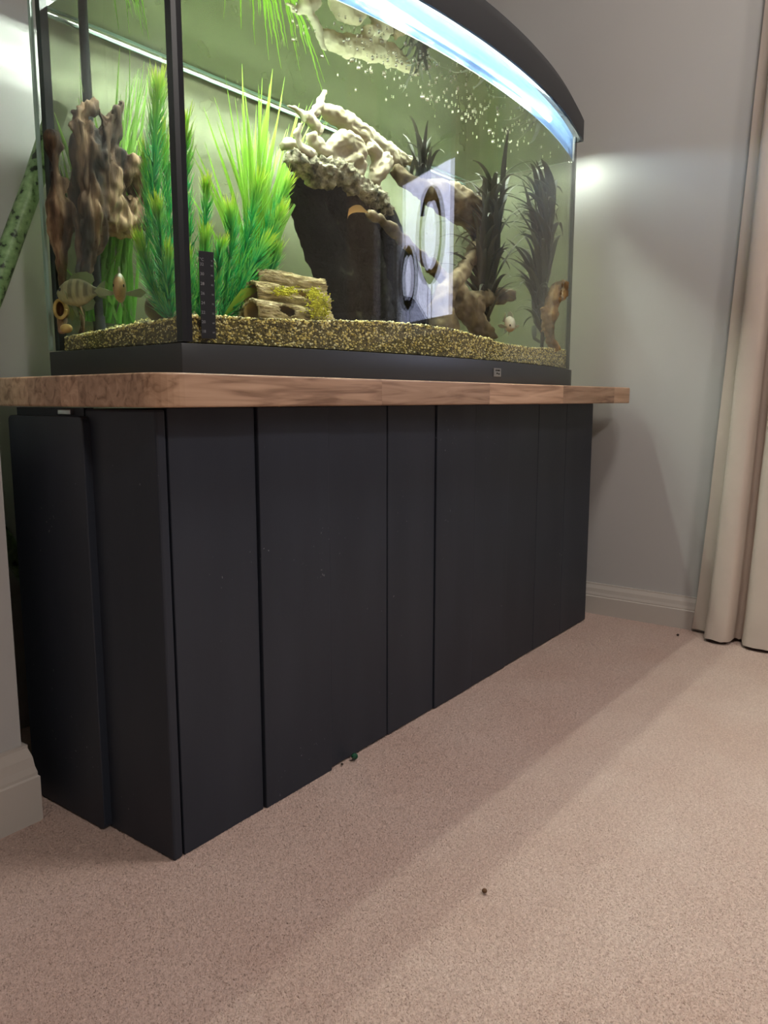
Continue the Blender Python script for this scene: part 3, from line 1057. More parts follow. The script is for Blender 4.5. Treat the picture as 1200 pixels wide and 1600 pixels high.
# a withered leaf caught on the tip of the branch
mb = MB()
leaf_blade(mb, spline([P(576, 333, 0.04), P(562, 326, 0.035), P(548, 330, 0.03), P(543, 342, 0.03)], 8), [0.0008, 0.003, 0.006, 0.0065, 0.006, 0.006, 0.004, 0.001], np.array([0.25, -0.2, 1.0]), (0.24, 0.14, 0.05), (0.30, 0.14, 0.04))
mb.build('withered_leaf', M['leaf'], wdd, smooth=True)

# E: orange bark upright at the right end
we = thing('driftwood', P(865, 535, -0.01), 'upright orange brown bark piece at the right end of the aquarium', 'driftwood')
organic('trunk', [
    PR([(872, 440), (866, 460), (860, 490), (858, 520), (866, 548)], -0.015, [7, 12, 12, 9, 9]),
    PR([(880, 438), (884, 450), (876, 470)], -0.015, [5, 6, 6]),
    PR([(848, 480), (852, 505), (850, 520)], -0.01, [6, 7, 5]),
], M['orange_bark'], we, voxel=0.0045, amp=0.006, freq=40, fine=0.0015, ridge=0.004)

# ---------------------------------------------------------------- stack of hollow logs
M['log'] = noisy('resin_log', [(0.30, (0.12, 0.085, 0.03)), (0.46, (0.52, 0.41, 0.19)), (0.72, (0.80, 0.68, 0.40))], scale=48, stretch=(0.7, 3, 3), rough=0.9, bump=1.0, bscale=90, bdist=0.010, rot=(0, 0, -TH))
M['log_in'] = noisy('resin_log_inside', [(0.3, (0.42, 0.30, 0.10)), (0.7, (0.62, 0.46, 0.19))], scale=14, rough=0.85, bump=0.2)
M['moss'] = noisy('yellow_moss', [(0.3, (0.26, 0.26, 0.01)), (0.5, (0.62, 0.58, 0.03)), (0.75, (0.90, 0.86, 0.10))], scale=120, rough=0.95, bump=1.0, bscale=200, bdist=0.004)
lg = thing('log_ornament', P(480, 495, 0.02), 'stack of three hollow resin logs with yellow moss beside the green plants', 'ornament')
def hollow_log(x0, x1, cy, cz, r, holes, seed):
    """one log along x with bark relief, an open end and knot holes; holes: (x, angle, rx, ra)"""
    na, nl = 60, 80
    th = 0.005
    outv, inv = [], []
    for i in range(nl + 1):
        x = x0 + (x1 - x0) * i / nl
        for k in range(na):
            a = 2 * math.pi * k / na
            wob = 0.0022 * noise.noise((x * 22, math.cos(a) * 1.4 + seed, math.sin(a) * 1.4)) + 0.0020 * noise.noise((x * 55, math.cos(a) * 5, math.sin(a) * 5 + seed * 3)) \
                - 0.0042 * max(0, 0.3 - abs(noise.noise((x * 26 + seed, math.cos(a) * 6.5, math.sin(a) * 6.5)))) / 0.3
            endw = 0.0035 * noise.noise((math.cos(a) * 2, math.sin(a) * 2, seed + 5))
            xx = x + endw * (1 if i > nl * 0.9 else 0) + (0.002 * noise.noise((math.cos(a) * 2, math.sin(a) * 2, seed + 9)) if i == 0 else 0)
            rr_ = r + wob
            outv.append((xx, cy - rr_ * math.cos(a), cz + rr_ * math.sin(a)))
            inv.append((xx, cy - (r - th) * math.cos(a), cz + (r - th) * math.sin(a)))
    def hole(i, k):
        x = x0 + (x1 - x0) * (i + 0.5) / nl
        a = 2 * math.pi * (k + 0.5) / na
        for hx, ha, rx, ra in holes:
            da = (a - ha + math.pi) % (2 * math.pi) - math.pi
            q = ((x - hx) / rx) ** 2 + (da / ra) ** 2
            if q < 1 + 0.35 * noise.noise((x * 90, a * 4, seed)):
                return True
        return False
    solid = [[not hole(i, k) for k in range(na)] for i in range(nl)]
    n = len(outv)
    vs = [T(*q) for q in outv] + [T(*q) for q in inv]
    fo, fi = [], []
    for i in range(nl):
        for k in range(na):
            if not solid[i][k]:
                continue
            k2 = (k + 1) % na
            a, b, c, d = i * na + k, i * na + k2, (i + 1) * na + k2, (i + 1) * na + k
            fo.append((a, b, c, d))
            fi.append((n + a, n + d, n + c, n + b))
            if i == nl - 1 or not solid[i + 1][k]: fo.append((d, c, n + c, n + d))
            if i == 0 or not solid[i - 1][k]: fo.append((b, a, n + a, n + b))
            if not solid[i][k2]: fo.append((c, b, n + b, n + c))
            if not solid[i][k - 1]: fo.append((a, d, n + d, n + a))
    return vs, fo, fi
HOL = [
    (0.135, 0.302, 0.005, 0.7300, 0.0205, [(0.197, 0.55, 0.0165, 0.62)], 1.3),
    (0.160, 0.327, 0.033, 0.7625, 0.0205, [(0.268, 0.72, 0.019, 0.62)], 4.1),
    (0.192, 0.352, 0.062, 0.7925, 0.0185, [], 7.7),
    (0.165, 0.352, 0.048, 0.7300, 0.0205, [], 2.7),
    (0.205, 0.372, 0.075, 0.7600, 0.0205, [], 5.2),
    (0.205, 0.385, 0.090, 0.7300, 0.0205, [], 8.2),
]
for x0, x1, cy, cz, r, holes, sd in HOL:
    vs, fo, fi = hollow_log(x0, x1, cy, cz, r, holes, sd)
    mb = MB().add(vs, fo + fi)
    me = bpy.data.meshes.new('log')
    off = parent_origin(lg)
    me.from_pydata([tuple(np.array(q) - off) for q in vs], [], fo + fi)
    me.materials.append(M['log'])
    me.materials.append(M['log_in'])
    me.polygons.foreach_set('material_index', [0] * len(fo) + [1] * len(fi))
    me.shade_smooth()
    lo = bpy.data.objects.new('log', me)
    COL.objects.link(lo)
    lo.parent = lg
def moss(parts, name):
    cs, rs = [], []
    for px, py, ly, wpx, hpx, n in parts:
        for k in range(n):
            a, b = random.gauss(0, 0.45), random.gauss(0, 0.45)
            p = P(px + wpx * a, py + hpx * b, ly + random.uniform(-0.004, 0.004) + b * -0.008)
            cs.append(p); rs.append(random.uniform(0.0008, 0.0020))
    o = scatter(cs, rs, name, M['moss'], lg)
    o['kind'] = 'stuff'
    return o
moss([(498, 478, -0.022, 17, 22, 700), (490, 458, 0.000, 11, 8, 220), (447, 455, 0.002, 20, 7, 300)], 'moss')

# ---------------------------------------------------------------- plants
def sprig(name, pix, ly, rad_px, parent, seed, n=430, tipf=0.35, brown=0.0):
    rnd = random.Random(seed)
    pts = spline([P(a, b, ly[i] if hasattr(ly, '__len__') else ly) for i, (a, b) in enumerate(pix)], 40)
    R_ = rad_px * PXscale(pts[20])
    mb = MB()
    # stem
    sv = MB().tube(pts, 0.0013, 5)
    mb.add(sv.v, sv.f, [(0.03, 0.16, 0.05, 1)] * len(sv.v))
    n = int(n * 0.62)
    for k in range(n):
        t = rnd.random() ** 0.85
        i = min(int(t * 39), 38)
        u = t * 39 - i
        p = pts[i] * (1 - u) + pts[i + 1] * u
        ax = pts[i + 1] - pts[i]
        ax /= np.linalg.norm(ax)
        e1 = np.cross(ax, [0.3, 0.9, 0.1]); e1 /= np.linalg.norm(e1)
        e2 = np.cross(ax, e1)
        w = rnd.uniform(0, 2 * math.pi)
        rd = e1 * math.cos(w) + e2 * math.sin(w)
        op = rnd.uniform(0.55, 1.1) * (1 - 0.5 * t)
        dr = ax * math.cos(op) + rd * math.sin(op)
        ln = R_ * rnd.uniform(1.2, 1.75)
        q1 = p + dr * ln * 0.55
        q2 = p + (dr + ax * 0.28) * ln
        sd = np.cross(dr, ax); sd = sd / (np.linalg.norm(sd) + 1e-9)
        w0 = 0.0015
        g = min(1, max(0, (t - (1 - tipf)) / tipf))
        v = rnd.uniform(0.8, 1.15)
        base = np.array([0.012, 0.24, 0.085]) * (1 - g) + np.array([0.10, 0.42, 0.02]) * g
        mid = np.array([0.04, 0.50, 0.15]) * (1 - g) + np.array([0.36, 0.66, 0.03]) * g
        tip = np.array([0.36, 0.80, 0.14]) * (1 - g) + np.array([0.85, 0.88, 0.10]) * g
        if brown:
            tip = tip * (1 - brown * g) + np.array([0.42, 0.28, 0.03]) * brown * g
        cc = [(*(base * v), 1), (*(base * v), 1), (*(mid * v), 1), (*(mid * v), 1), (*(tip * v), 1)]
        mb.add([p - sd * w0, p + sd * w0, q1 + sd * w0 * 0.85, q1 - sd * w0 * 0.85, q2], [(0, 1, 2, 3), (3, 2, 4)], cc)
    return mb.build(name, M['needle'], parent)
pl1 = thing('needle_plant', P(262, 492, 0.12), 'green needle leaved plastic plant left of the black corner seal', 'plant')
LP = 0.135
sprig('sprig', [(262, 500), (250, 420), (240, 320), (242, 220), (247, 148)], LP, 25, pl1, 1, 700)
sprig('sprig', [(264, 500), (240, 450), (220, 382)], LP - 0.02, 17, pl1, 2, 380)
sprig('sprig', [(268, 500), (268, 400), (262, 300), (256, 215)], LP + 0.03, 20, pl1, 3, 520, brown=0.4)
sprig('sprig', [(266, 500), (258, 440), (250, 370), (246, 330)], LP - 0.03, 18, pl1, 4, 380)
sprig('sprig', [(266, 500), (228, 420), (232, 330), (226, 240)], LP + 0.02, 16, pl1, 5, 400)
sprig('sprig', [(268, 500), (262, 450), (264, 400)], LP - 0.04, 17, pl1, 6, 300)
pl2 = thing('needle_plant', P(330, 492, 0.08), 'green needle leaved plastic plant behind the thermometer strip', 'plant')
LQ = 0.075
sprig('sprig', [(296, 500), (294, 400), (290, 300), (291, 190)], LQ + 0.02, 18, pl2, 11, 560)
sprig('sprig', [(312, 500), (318, 420), (321, 340), (322, 298)], LQ + 0.02, 16, pl2, 12, 380, brown=0.7)
sprig('sprig', [(345, 500), (356, 430), (362, 370), (360, 338)], LQ, 19, pl2, 13, 430)
sprig('sprig', [(340, 500), (372, 430), (392, 350), (404, 290)], LQ + 0.015, 20, pl2, 14, 520)
sprig('sprig', [(350, 500), (392, 420), (425, 340), (448, 292)], LQ + 0.02, 18, pl2, 15, 520)
sprig('sprig', [(345, 500), (392, 440), (420, 380), (436, 338)], LQ - 0.005, 18, pl2, 16, 480)
sprig('sprig', [(345, 500), (375, 455), (398, 410), (412, 386)], LQ - 0.02, 19, pl2, 17, 430)
sprig('sprig', [(330, 500), (338, 450), (342, 405), (345, 392)], LQ - 0.03, 16, pl2, 18, 330)
sprig('sprig', [(292, 500), (296, 450), (293, 405)], LQ - 0.035, 15, pl2, 19, 300)
sprig('sprig', [(312, 500), (316, 440), (320, 370)], LQ - 0.01, 18, pl2, 20, 330)
sprig('sprig', [(345, 505), (400, 470), (425, 420), (432, 395)], LQ, 16, pl2, 21, 330)
for px, py in ((440, 425), (410, 470)):
    mb = MB()
    leaf_blade(mb, spline([P(345, 500, LQ - 0.03), P(375, 462, LQ - 0.035), P(395 + (px - 425) * 0.6, 452, LQ - 0.04)], 7), [0.002, 0.006, 0.008, 0.009, 0.008, 0.005, 0.001], RIGHT * 0.4 + np.array([0, 0, 0.9]), (0.16, 0.36, 0.03), (0.50, 0.56, 0.08))
    mb.build('leaf', M['leaf'], pl2, smooth=True)
    LQ += 0.01

def grass(parent, base, tips, seed, w=0.0022, bow=0.12, c0=(0.14, 0.42, 0.02), c1=(0.42, 0.72, 0.10), mat='leaf', spread=0.012, n=9, name='leaf', droop=0.0, sy=1.0):
    rnd = random.Random(seed)
    for tp in tips:
        b = np.asarray(base) + np.array([rnd.uniform(-spread, spread), rnd.uniform(-spread, spread) * sy, 0])
        tp = np.asarray(tp)
        d = tp - b
        hz = np.array([d[0], d[1], 0])
        midp = b + d * 0.5 - hz * bow * rnd.uniform(0.5, 1.6) + np.array([0, 0, abs(np.linalg.norm(hz)) * bow])
        pts = spline([b, midp, tp], n)
        if droop:
            pts = spline([b, b + d * 0.45 + np.array([0, 0, droop * 0.6]), b + d * 0.8 + np.array([0, 0, droop * 0.75]), tp], n)
        ws = [w * (0.55 + 1.3 * k * (1 - k) * 2 - 0.5 * k) * rnd.uniform(0.9, 1.1) for k in np.linspace(0, 1, n)]
        ws[-1] = w * 0.06
        a = rnd.uniform(-0.9, 0.9)
        side = RIGHT * math.cos(a) + HEAD * math.sin(a)
        v = rnd.uniform(0.7, 1.15)
        mb = MB()
        leaf_blade(mb, pts, ws, side, tuple(np.array(c0) * v), tuple(np.array(c1) * v))
        mb.build(name, M[mat], parent, smooth=True)
rg = random.Random(5)
pl3 = thing('grass_plant', P(400, 490, 0.19), 'tall bright green grass leaved plastic plant in the middle left of the aquarium', 'plant')
tips = []
LG = 0.185
for k in range(58):
    px = rg.gauss(420, 42)
    py = rg.uniform(105, 230) + abs(px - 425) * 0.45
    tips.append(P(px, py, LG + rg.uniform(-0.05, 0.07)))
for a, b in ((335, 152), (378, 100), (386, 90), (352, 118), (445, 120), (426, 108), (490, 155), (515, 185), (305, 230), (320, 222), (452, 266), (468, 250), (300, 240), (312, 260), (480, 165), (498, 190), (460, 275)):
    tips.append(P(a, b, LG + rg.uniform(-0.06, 0.03)))
tips = [t for t in tips if t[2] < 1.195]
grass(pl3, P(398, 492, LG), tips, 6, w=0.0036, bow=0.10, spread=0.016)
pl4 = thing('grass_plant', P(172, 505, 0.318), 'green grass leaved plastic plant in the left rear corner behind the driftwood', 'plant')
tips = []
for k in range(64):
    px = rg.choice([rg.uniform(82, 128), rg.uniform(120, 235), rg.uniform(180, 245)])
    py = rg.uniform(70, 240) if px > 120 else rg.uniform(170, 330)
    tips.append(P(px, py, rg.uniform(0.312, 0.333)))
for k in range(16):
    tips.append(P(rg.uniform(85, 200), rg.uniform(370, 440), rg.uniform(0.312, 0.33)))
tips = [t for t in tips if t[2] < 1.195 and Ti(t)[0] > 0.02]
grass(pl4, P(172, 505, 0.318), tips, 8, w=0.0034, bow=0.06, spread=0.045, sy=0.15, c0=(0.10, 0.34, 0.03), c1=(0.36, 0.64, 0.12))

def strap_plant(base_px, ly, top_px, n, label, seed, L=(0.10, 0.19), w=0.0060, t0=0.08):
    """whorls of arching strap leaves along an upright stem"""
    b, top = P(*base_px, ly), P(*top_px, ly)
    t = thing('strap_leaf_plant', b, label, 'plant')
    tube = MB().tube(spline([b - np.array([0, 0, 0.01]), (b + top) / 2 + RIGHT * 0.004, top], 8), [0.005, 0.0045, 0.0045, 0.004, 0.004, 0.0035, 0.003, 0.003], 8)
    tube.c = [(0.03, 0.028, 0.02, 1)] * len(tube.v)
    tube.build('stem', M['dark_leaf'], t, smooth=True)
    rnd = random.Random(seed)
    made = 0
    for trial in range(n * 12):
        if made >= n:
            break
        k = t0 + (1 - t0) * (made / n) ** 0.8
        az = rnd.uniform(0, 2 * math.pi)
        out = RIGHT * math.cos(az) + HEAD * math.sin(az) * 0.8
        ln = rnd.uniform(*L) * (1.0 if k > 0.4 else 0.85)
        e0, e1 = rnd.uniform(0.85, 1.45), rnd.uniform(-1.1, 0.7)
        p = b * (1 - k) + top * k + RIGHT * rnd.uniform(-0.022, 0.022) + HEAD * rnd.uniform(-0.012, 0.012)
        pts = [b * (1 - k * 0.6) + top * k * 0.6, p]
        m = 14
        for i in range(m - 2):
            u = (i + 0.5) / (m - 2)
            e = e0 + (e1 - e0) * u ** 1.5
            p = p + (out * math.cos(e) + np.array([0, 0, 1.0]) * math.sin(e)) * ln / (m - 1)
            pts.append(p)
        ok = True
        for p in pts:
            q = Ti(p)
            if not (0.03 < q[0] < TW - 0.022 and q[1] < TD - 0.03 and q[1] > bowy(min(max(q[0], 0), TW)) + 0.019 and q[2] < Z_WATER - 0.008):
                ok = False
        if not ok:
            continue
        ws = [w * min(1, 0.45 + 2.2 * u) * (1 - u ** 3) + 0.0003 for u in np.linspace(0, 1, m)]
        side = np.cross(out, [0, 0, 1.0])
        v = rnd.uniform(0.7, 1.3)
        mb = MB()
        leaf_blade(mb, pts, ws, side, tuple(np.array((0.030, 0.034, 0.026)) * v), tuple(np.array((0.085, 0.085, 0.062)) * v))
        mb.build('leaf', M['dark_leaf'], t, smooth=True)
        made += 1
    return t
strap_plant((752, 540), 0.02, (772, 310), 105, 'dark strap leaved plant standing left of the two on the right', 3)
strap_plant((846, 548), 0.005, (853, 300), 110, 'dark strap leaved plant in the right front corner of the aquarium', 4, L=(0.10, 0.19))
strap_plant((660, 330), 0.10, (655, 250), 26, 'small dark strap leaved plant on top of the brown driftwood', 5, L=(0.06, 0.12), w=0.0042, t0=0.4)

# ---------------------------------------------------------------- fish
def fish(base, fwd, up, length, hgt, wid, cols, label, spread_pect=0.6):
    f = np.array(fwd, float); f /= np.linalg.norm(f)
    u = np.array(up, float); u -= f * np.dot(u, f); u /= np.linalg.norm(u)
    r = np.cross(f, u)
    t = thing('fish', base, label, 'fish')
    base = np.asarray(base)
    X = lambda a, b, c: base + f * a * length + u * b * hgt + r * c * wid
    prof = [(0.50, 0.04, 0.06, 0.0), (0.46, 0.16, 0.24, -0.03), (0.40, 0.29, 0.36, -0.02), (0.30, 0.41, 0.46, 0.0), (0.18, 0.49, 0.50, 0.01), (0.04, 0.50, 0.46, 0.0),
            (-0.10, 0.43, 0.36, 0.0), (-0.20, 0.31, 0.26, 0.0), (-0.28, 0.19, 0.16, 0.01), (-0.34, 0.145, 0.10, 0.01)]
    pa = np.array(prof)
    tt = np.linspace(0, len(prof) - 1, 46)
    prof = [tuple(np.interp(t, range(len(pa)), pa[:, j]) for j in range(4)) for t in tt]
    mb = MB()
    seg = 20
    vs, fs, cc = [], [], []
    for i, (a, hh, ww, dz) in enumerate(prof):
        for k in range(seg):
            w = 2 * math.pi * k / seg
            vs.append(X(a, dz + hh * math.sin(w), ww * math.cos(w)))
            top = 0.5 + 0.5 * math.sin(w)
            bar = 0.5 if (cols.get('bars') and int((a + 0.5) * 13) % 2 == 0 and 0.3 < top < 0.95 and a < 0.22) else 1.0
            c = np.array(cols['belly']) * (1 - top) + np.array(cols['back']) * top
            if a > 0.3 and 'head' in cols: c = np.array(cols['head'])
            cc.append((*(c * bar * random.uniform(0.85, 1.1)), 1))
    for i in range(len(prof) - 1):
        for k in range(seg):
            k2 = (k + 1) % seg
            fs.append((i * seg + k, i * seg + k2, (i + 1) * seg + k2, (i + 1) * seg + k))
    fs += [tuple(range(seg))[::-1], tuple((len(prof) - 1) * seg + k for k in range(seg))]
    mb.add(vs, fs, cc)
    mb.build('body', M['fishskin'], t, smooth=True)
    def fin(name, outline_pts, c):
        m2 = MB()
        n = len(outline_pts)
        a = [X(*q) for q in outline_pts]
        nn = np.cross(a[1] - a[0], a[n // 2] - a[0]); nn /= (np.linalg.norm(nn) + 1e-9)
        vs = [q + nn * 0.0004 for q in a] + [q - nn * 0.0004 for q in a]
        fs = [tuple(range(n)), tuple(range(2 * n - 1, n - 1, -1))] + [(i, n + i, n + (i + 1) % n, (i + 1) % n) for i in range(n)]
        m2.add(vs, fs, [(*c, 1)] * (2 * n))
        m2.build(name, M['fin'], t)
    fin('tail_fin', [(-0.33, 0.13, 0), (-0.42, 0.30, 0.02), (-0.52, 0.40, 0.04), (-0.50, 0.1, 0.04), (-0.53, -0.25, 0.04), (-0.42, -0.22, 0.02), (-0.33, -0.12, 0)], cols['fin'])
    fin('dorsal_fin', [(0.22, 0.48, 0), (0.15, 0.66, 0), (0.0, 0.72, 0), (-0.15, 0.72, 0), (-0.28, 0.58, 0), (-0.30, 0.40, 0), (-0.22, 0.28, 0), (-0.05, 0.46, 0)], cols['fin'])
    fin('anal_fin', [(0.0, -0.46, 0), (-0.10, -0.68, 0), (-0.24, -0.60, 0), (-0.30, -0.36, 0), (-0.24, -0.22, 0), (-0.1, -0.42, 0)], cols['fin'])
    for s in (-1, 1):
        fin('pectoral_fin', [(0.22, -0.12, s * 0.46), (0.12, 0.02, s * (0.6 + spread_pect)), (0.02, -0.12, s * (0.7 + spread_pect * 1.4)), (0.06, -0.30, s * (0.6 + spread_pect)), (0.2, -0.22, s * 0.46)], cols['fin'])
        fin('pelvic_fin', [(0.18, -0.46, s * 0.14), (0.10, -0.66, s * 0.3), (0.02, -0.88, s * 0.45), (0.06, -0.60, s * 0.2), (0.1, -0.48, s * 0.1)], cols['fin'])
        e = MB()
        q = X(0.37, 0.10, s * 0.37)
        n_ = 8
        e.lathe([(0.0005, -0.0012), (0.0022, -0.0008), (0.0026, 0), (0.0022, 0.0008), (0.0005, 0.0012)], (0, 0, 0), 10)
        e.v = [tuple(q + r * v[2] + f * v[0] + u * v[1]) for v in e.v]
        e.build('eye', M['eye'], t, smooth=True)
    return t
M['fishskin'] = colattr('fish_skin', rough=0.35, trans=0.1, spec=0.5)
M['fin'] = colattr('fish_fin', rough=0.4, trans=0.6)
M['eye'] = plain('fish_eye', (0.01, 0.01, 0.01), rough=0.1)
UP = np.array([0, 0, 1.0])
fish(P(126, 457, 0.255), -RIGHT + HEAD * 0.25, UP, 0.085, 0.043, 0.022, dict(back=(0.22, 0.22, 0.11), belly=(0.40, 0.37, 0.19), fin=(0.26, 0.30, 0.16), bars=True), 'olive barred fish swimming leftwards below the tall driftwood')
fish(P(188, 450, 0.2), -ray(188, 450) - RIGHT * 0.12 - UP * 0.05, UP, 0.06, 0.045, 0.020, dict(back=(0.26, 0.22, 0.11), belly=(0.62, 0.40, 0.16), head=(0.62, 0.38, 0.15), fin=(0.36, 0.37, 0.24)), 'small tan fish seen head on beside the olive barred fish', 0.9)
fish(P(795, 505, -0.035), -HEAD * 0.8 + RIGHT * 0.3 - UP * 0.5, UP, 0.05, 0.034, 0.018, dict(back=(0.6, 0.55, 0.42), belly=(0.55, 0.26, 0.10), fin=(0.5, 0.45, 0.34)), 'tiny white and orange fish near the gravel at the right', 0.6)

# ---------------------------------------------------------------- small things in the tank
def stone(name, c, r, mat, label, cat, flat=0.8):
    o = bmesh.new()
    bmesh.ops.create_icosphere(o, subdivisions=3, radius=r)
    for v in o.verts:
        v.co *= 1 + 0.14 * noise.noise(v.co * 60 + Vector(c) * 9)
        v.co.z *= flat
    me = bpy.data.meshes.new(name)
    o.to_mesh(me); o.free()
    me.shade_smooth()
    me.materials.append(mat)
    ob = bpy.data.objects.new(name, me)
    ob.location = [float(q) for q in c]
    COL.objects.link(ob)
    return tag(ob, label, cat)
M['tan'] = noisy('tan_stone', [(0.3, (0.34, 0.24, 0.07)), (0.7, (0.56, 0.42, 0.16))], scale=60, rough=0.8)
stone('stone', P(104, 513, 0.28), 0.0092, M['tan'], 'yellow rounded stone on the gravel in the left rear corner', 'stone')
stone('stone', P(243, 481, 0.20), 0.0175, noisy('brown_stone', [(0.3, (0.09, 0.07, 0.03)), (0.7, (0.18, 0.14, 0.06))], scale=40, rough=0.8), 'brown round stone half hidden behind the left needle plant', 'stone', 1.2)
rc = P(94, 483, 0.30)
rmb = MB()
pts = [rc + np.array([0, 0, 0.014 * math.sin(a)]) + RIGHT * 0.009 * math.cos(a) for a in np.linspace(0, 2 * math.pi, 25)]
rmb.tube(pts, 0.0028, 8)
cup = thing('clay_pot', rc - UP * 0.016, 'small round tan clay pot lying open behind the olive barred fish', 'pot')
rmb.build('rim', M['tan'], cup, smooth=True)
cmb = MB()
prof = [(1.0, 0.0), (0.98, 0.008), (0.85, 0.018), (0.5, 0.024), (0.05, 0.026)]
vs, fs = [], []
for r_, d_ in prof:
    for k in range(20):
        a = 2 * math.pi * k / 20
        vs.append(rc + UP * 0.014 * r_ * math.sin(a) + RIGHT * 0.009 * r_ * math.cos(a) + HEAD * d_)
for i in range(len(prof) - 1):
    for k in range(20):
        fs.append((i * 20 + k, i * 20 + (k + 1) % 20, (i + 1) * 20 + (k + 1) % 20, (i + 1) * 20 + k))
fs.append(tuple((len(prof) - 1) * 20 + k for k in range(20)))
cmb.add(vs, fs).build('bowl', noisy('clay', [(0.3, (0.22, 0.13, 0.04)), (0.7, (0.36, 0.22, 0.08))], scale=50), cup, smooth=True)
# black upright intake tube behind the driftwood
it = thing('intake_tube', P(134, 520, 0.31), 'straight black upright tube behind the tall driftwood', 'tube')
a0, a1 = P(139, 200, 0.315), P(119, -40, 0.315)
MB().tube([np.array([a0[0], a0[1], 0.70]), np.array([a0[0], a0[1], 1.0]), np.array([a0[0], a0[1], Z_LIP + 0.006])], 0.0075, 12).build('tube', M['silicone'], it, smooth='auto')
MB().tube([np.array([a0[0], a0[1], 0.70]), np.array([a0[0], a0[1], 0.74])], 0.010, 12).build('strainer', M['frame'], it, smooth='auto')

# specks of dead plant floating on the water
cs, rs = [], []
rg = random.Random(31)
def spk(px, py, r):
    d = ray(px, py)
    t = (Z_WATER - 0.0015 - CAM[2]) / d[2]
    p = CAM + d * t
    q = Ti(p)
    if 0.02 < q[0] < TW - 0.02 and bowy(q[0], -GLIN) < q[1] < TD - 0.02:
        cs.append(p); rs.append(r)
for k in range(330):
    t = rg.random()
    spk(560 + 290 * t + rg.gauss(0, 34), 70 + 150 * t + rg.gauss(0, 26), rg.uniform(0.0008, 0.0026))
for k in range(26):
    spk(rg.uniform(420, 600), rg.uniform(8, 70), rg.uniform(0.0008, 0.0025))
for a, b in ((550, 95), (560, 107), (580, 113), (600, 116), (660, 152), (668, 156), (740, 175), (745, 190), (722, 186), (765, 205), (770, 222), (80, 143), (90, 148), (98, 151), (102, 152), (88, 171), (118, 160)):
    spk(a, b, rg.uniform(0.003, 0.0048))
fl = scatter(cs, rs, 'floating_flecks', plain('white_fleck', (0.75, 0.72, 0.58), rough=0.8), None)
fl.data.update()
tag(fl, 'many tiny whitish flecks floating on the aquarium water', 'flecks', kind='stuff')

# ---------------------------------------------------------------- thermometer strip on the front glass
sx, sz0, sz1 = 0.0415, 0.6855, 0.8045
F = lambda s, o, z: on_bow(sx, s, z, o - GI)
st = thing('thermometer_strip', F(0, 0.0005, sz0), 'black thermometer strip with small numbers stuck on the front glass near the corner', 'thermometer')
MB().box((-0.0112, 0.0002, sz0), (0.0112, 0.0010, sz1), M=F).build('strip', plain('black_strip', (0.016, 0.018, 0.022), rough=0.4), st, bevel=0.0002)
M['ink'] = plain('grey_ink', (0.28, 0.29, 0.31), rough=0.6)
def text_verts(txt, size):
    cu = bpy.data.curves.new('txt', 'FONT')
    cu.body = txt
    cu.size = size
    cu.align_x = 'CENTER'
    cu.align_y = 'CENTER'
    cu.resolution_u = 2
    ob = bpy.data.objects.new('txt', cu)
    COL.objects.link(ob)
    dg = bpy.context.evaluated_depsgraph_get()
    dg.update()
    me = bpy.data.meshes.new_from_object(ob.evaluated_get(dg))
    v = [tuple(q.co) for q in me.vertices]
    f = [tuple(p.vertices) for p in me.polygons]
    bpy.data.objects.remove(ob)
    bpy.data.curves.remove(cu)
    bpy.data.meshes.remove(me)
    return v, f
num = MB()
dots = MB()
rows = [('°C', 0.793), ('32', 0.7865), ('30', 0.7735), ('28', 0.7603), ('26', 0.7472), ('24', 0.7342), ('22', 0.7212), ('20', 0.7082), ('18', 0.6952)]
fr_ = ['°F', '90', '86', '82', '78', '75', '72', '68', '64']
for (tx, z), ty in zip(rows, fr_):
    v, f = text_verts(tx, 0.0058)
    num.add([F(-0.0072 + a, 0.0012, z + b) for a, b, c in v], f)
    v, f = text_verts(ty, 0.0034)
    num.add([F(0.0076 + a, 0.0012, z - 0.001 + b) for a, b, c in v], f)
num.build('numerals', M['ink'], st)
# badge: rim and engraved bars
for k, (a, b) in enumerate(((-0.009, 0.004), (-0.002, 0.004), (0.004, 0.004), (-0.005, -0.002), (0.003, -0.003))):
    MB().box((a, 0.0022, 0.6535 + b), (a + 0.005, 0.0027, 0.6565 + b), M=lambda s_, o_, z_: on_bow(bx, s_, z_, o_)).build('mark', M['dark_metal'], bd)

# ---------------------------------------------------------------- green tube behind the tank
M['tube_green'] = noisy('algae_green_tube', [(0.36, (0.015, 0.028, 0.012)), (0.44, (0.16, 0.26, 0.11)), (0.7, (0.30, 0.44, 0.22))], scale=70, rough=0.4, bump=0.1)
hz = thing('green_hose', (-0.03, 0.49, 0.60), 'mottled green tube bending behind the aquarium and worktop at the left', 'tube')
HY = 0.492
def hp(x, y, z): return np.array([x, y, z])
hose_pts = [hp(0.20, HY, 1.09), hp(0.149, HY, 0.960), hp(0.111, HY, 0.872), hp(0.072, HY, 0.780), hp(0.03, HY, 0.685), hp(0.002, HY, 0.60), hp(-0.004, HY, 0.52), hp(0.012, HY, 0.445), hp(0.050, HY, 0.375), hp(0.100, HY, 0.285), hp(0.15, HY, 0.20), hp(0.2, HY, 0.11), hp(0.24, HY, 0.016)]
MB().tube(spline(hose_pts, 60), 0.0165, 16).build('tube', M['tube_green'], hz, smooth='auto')

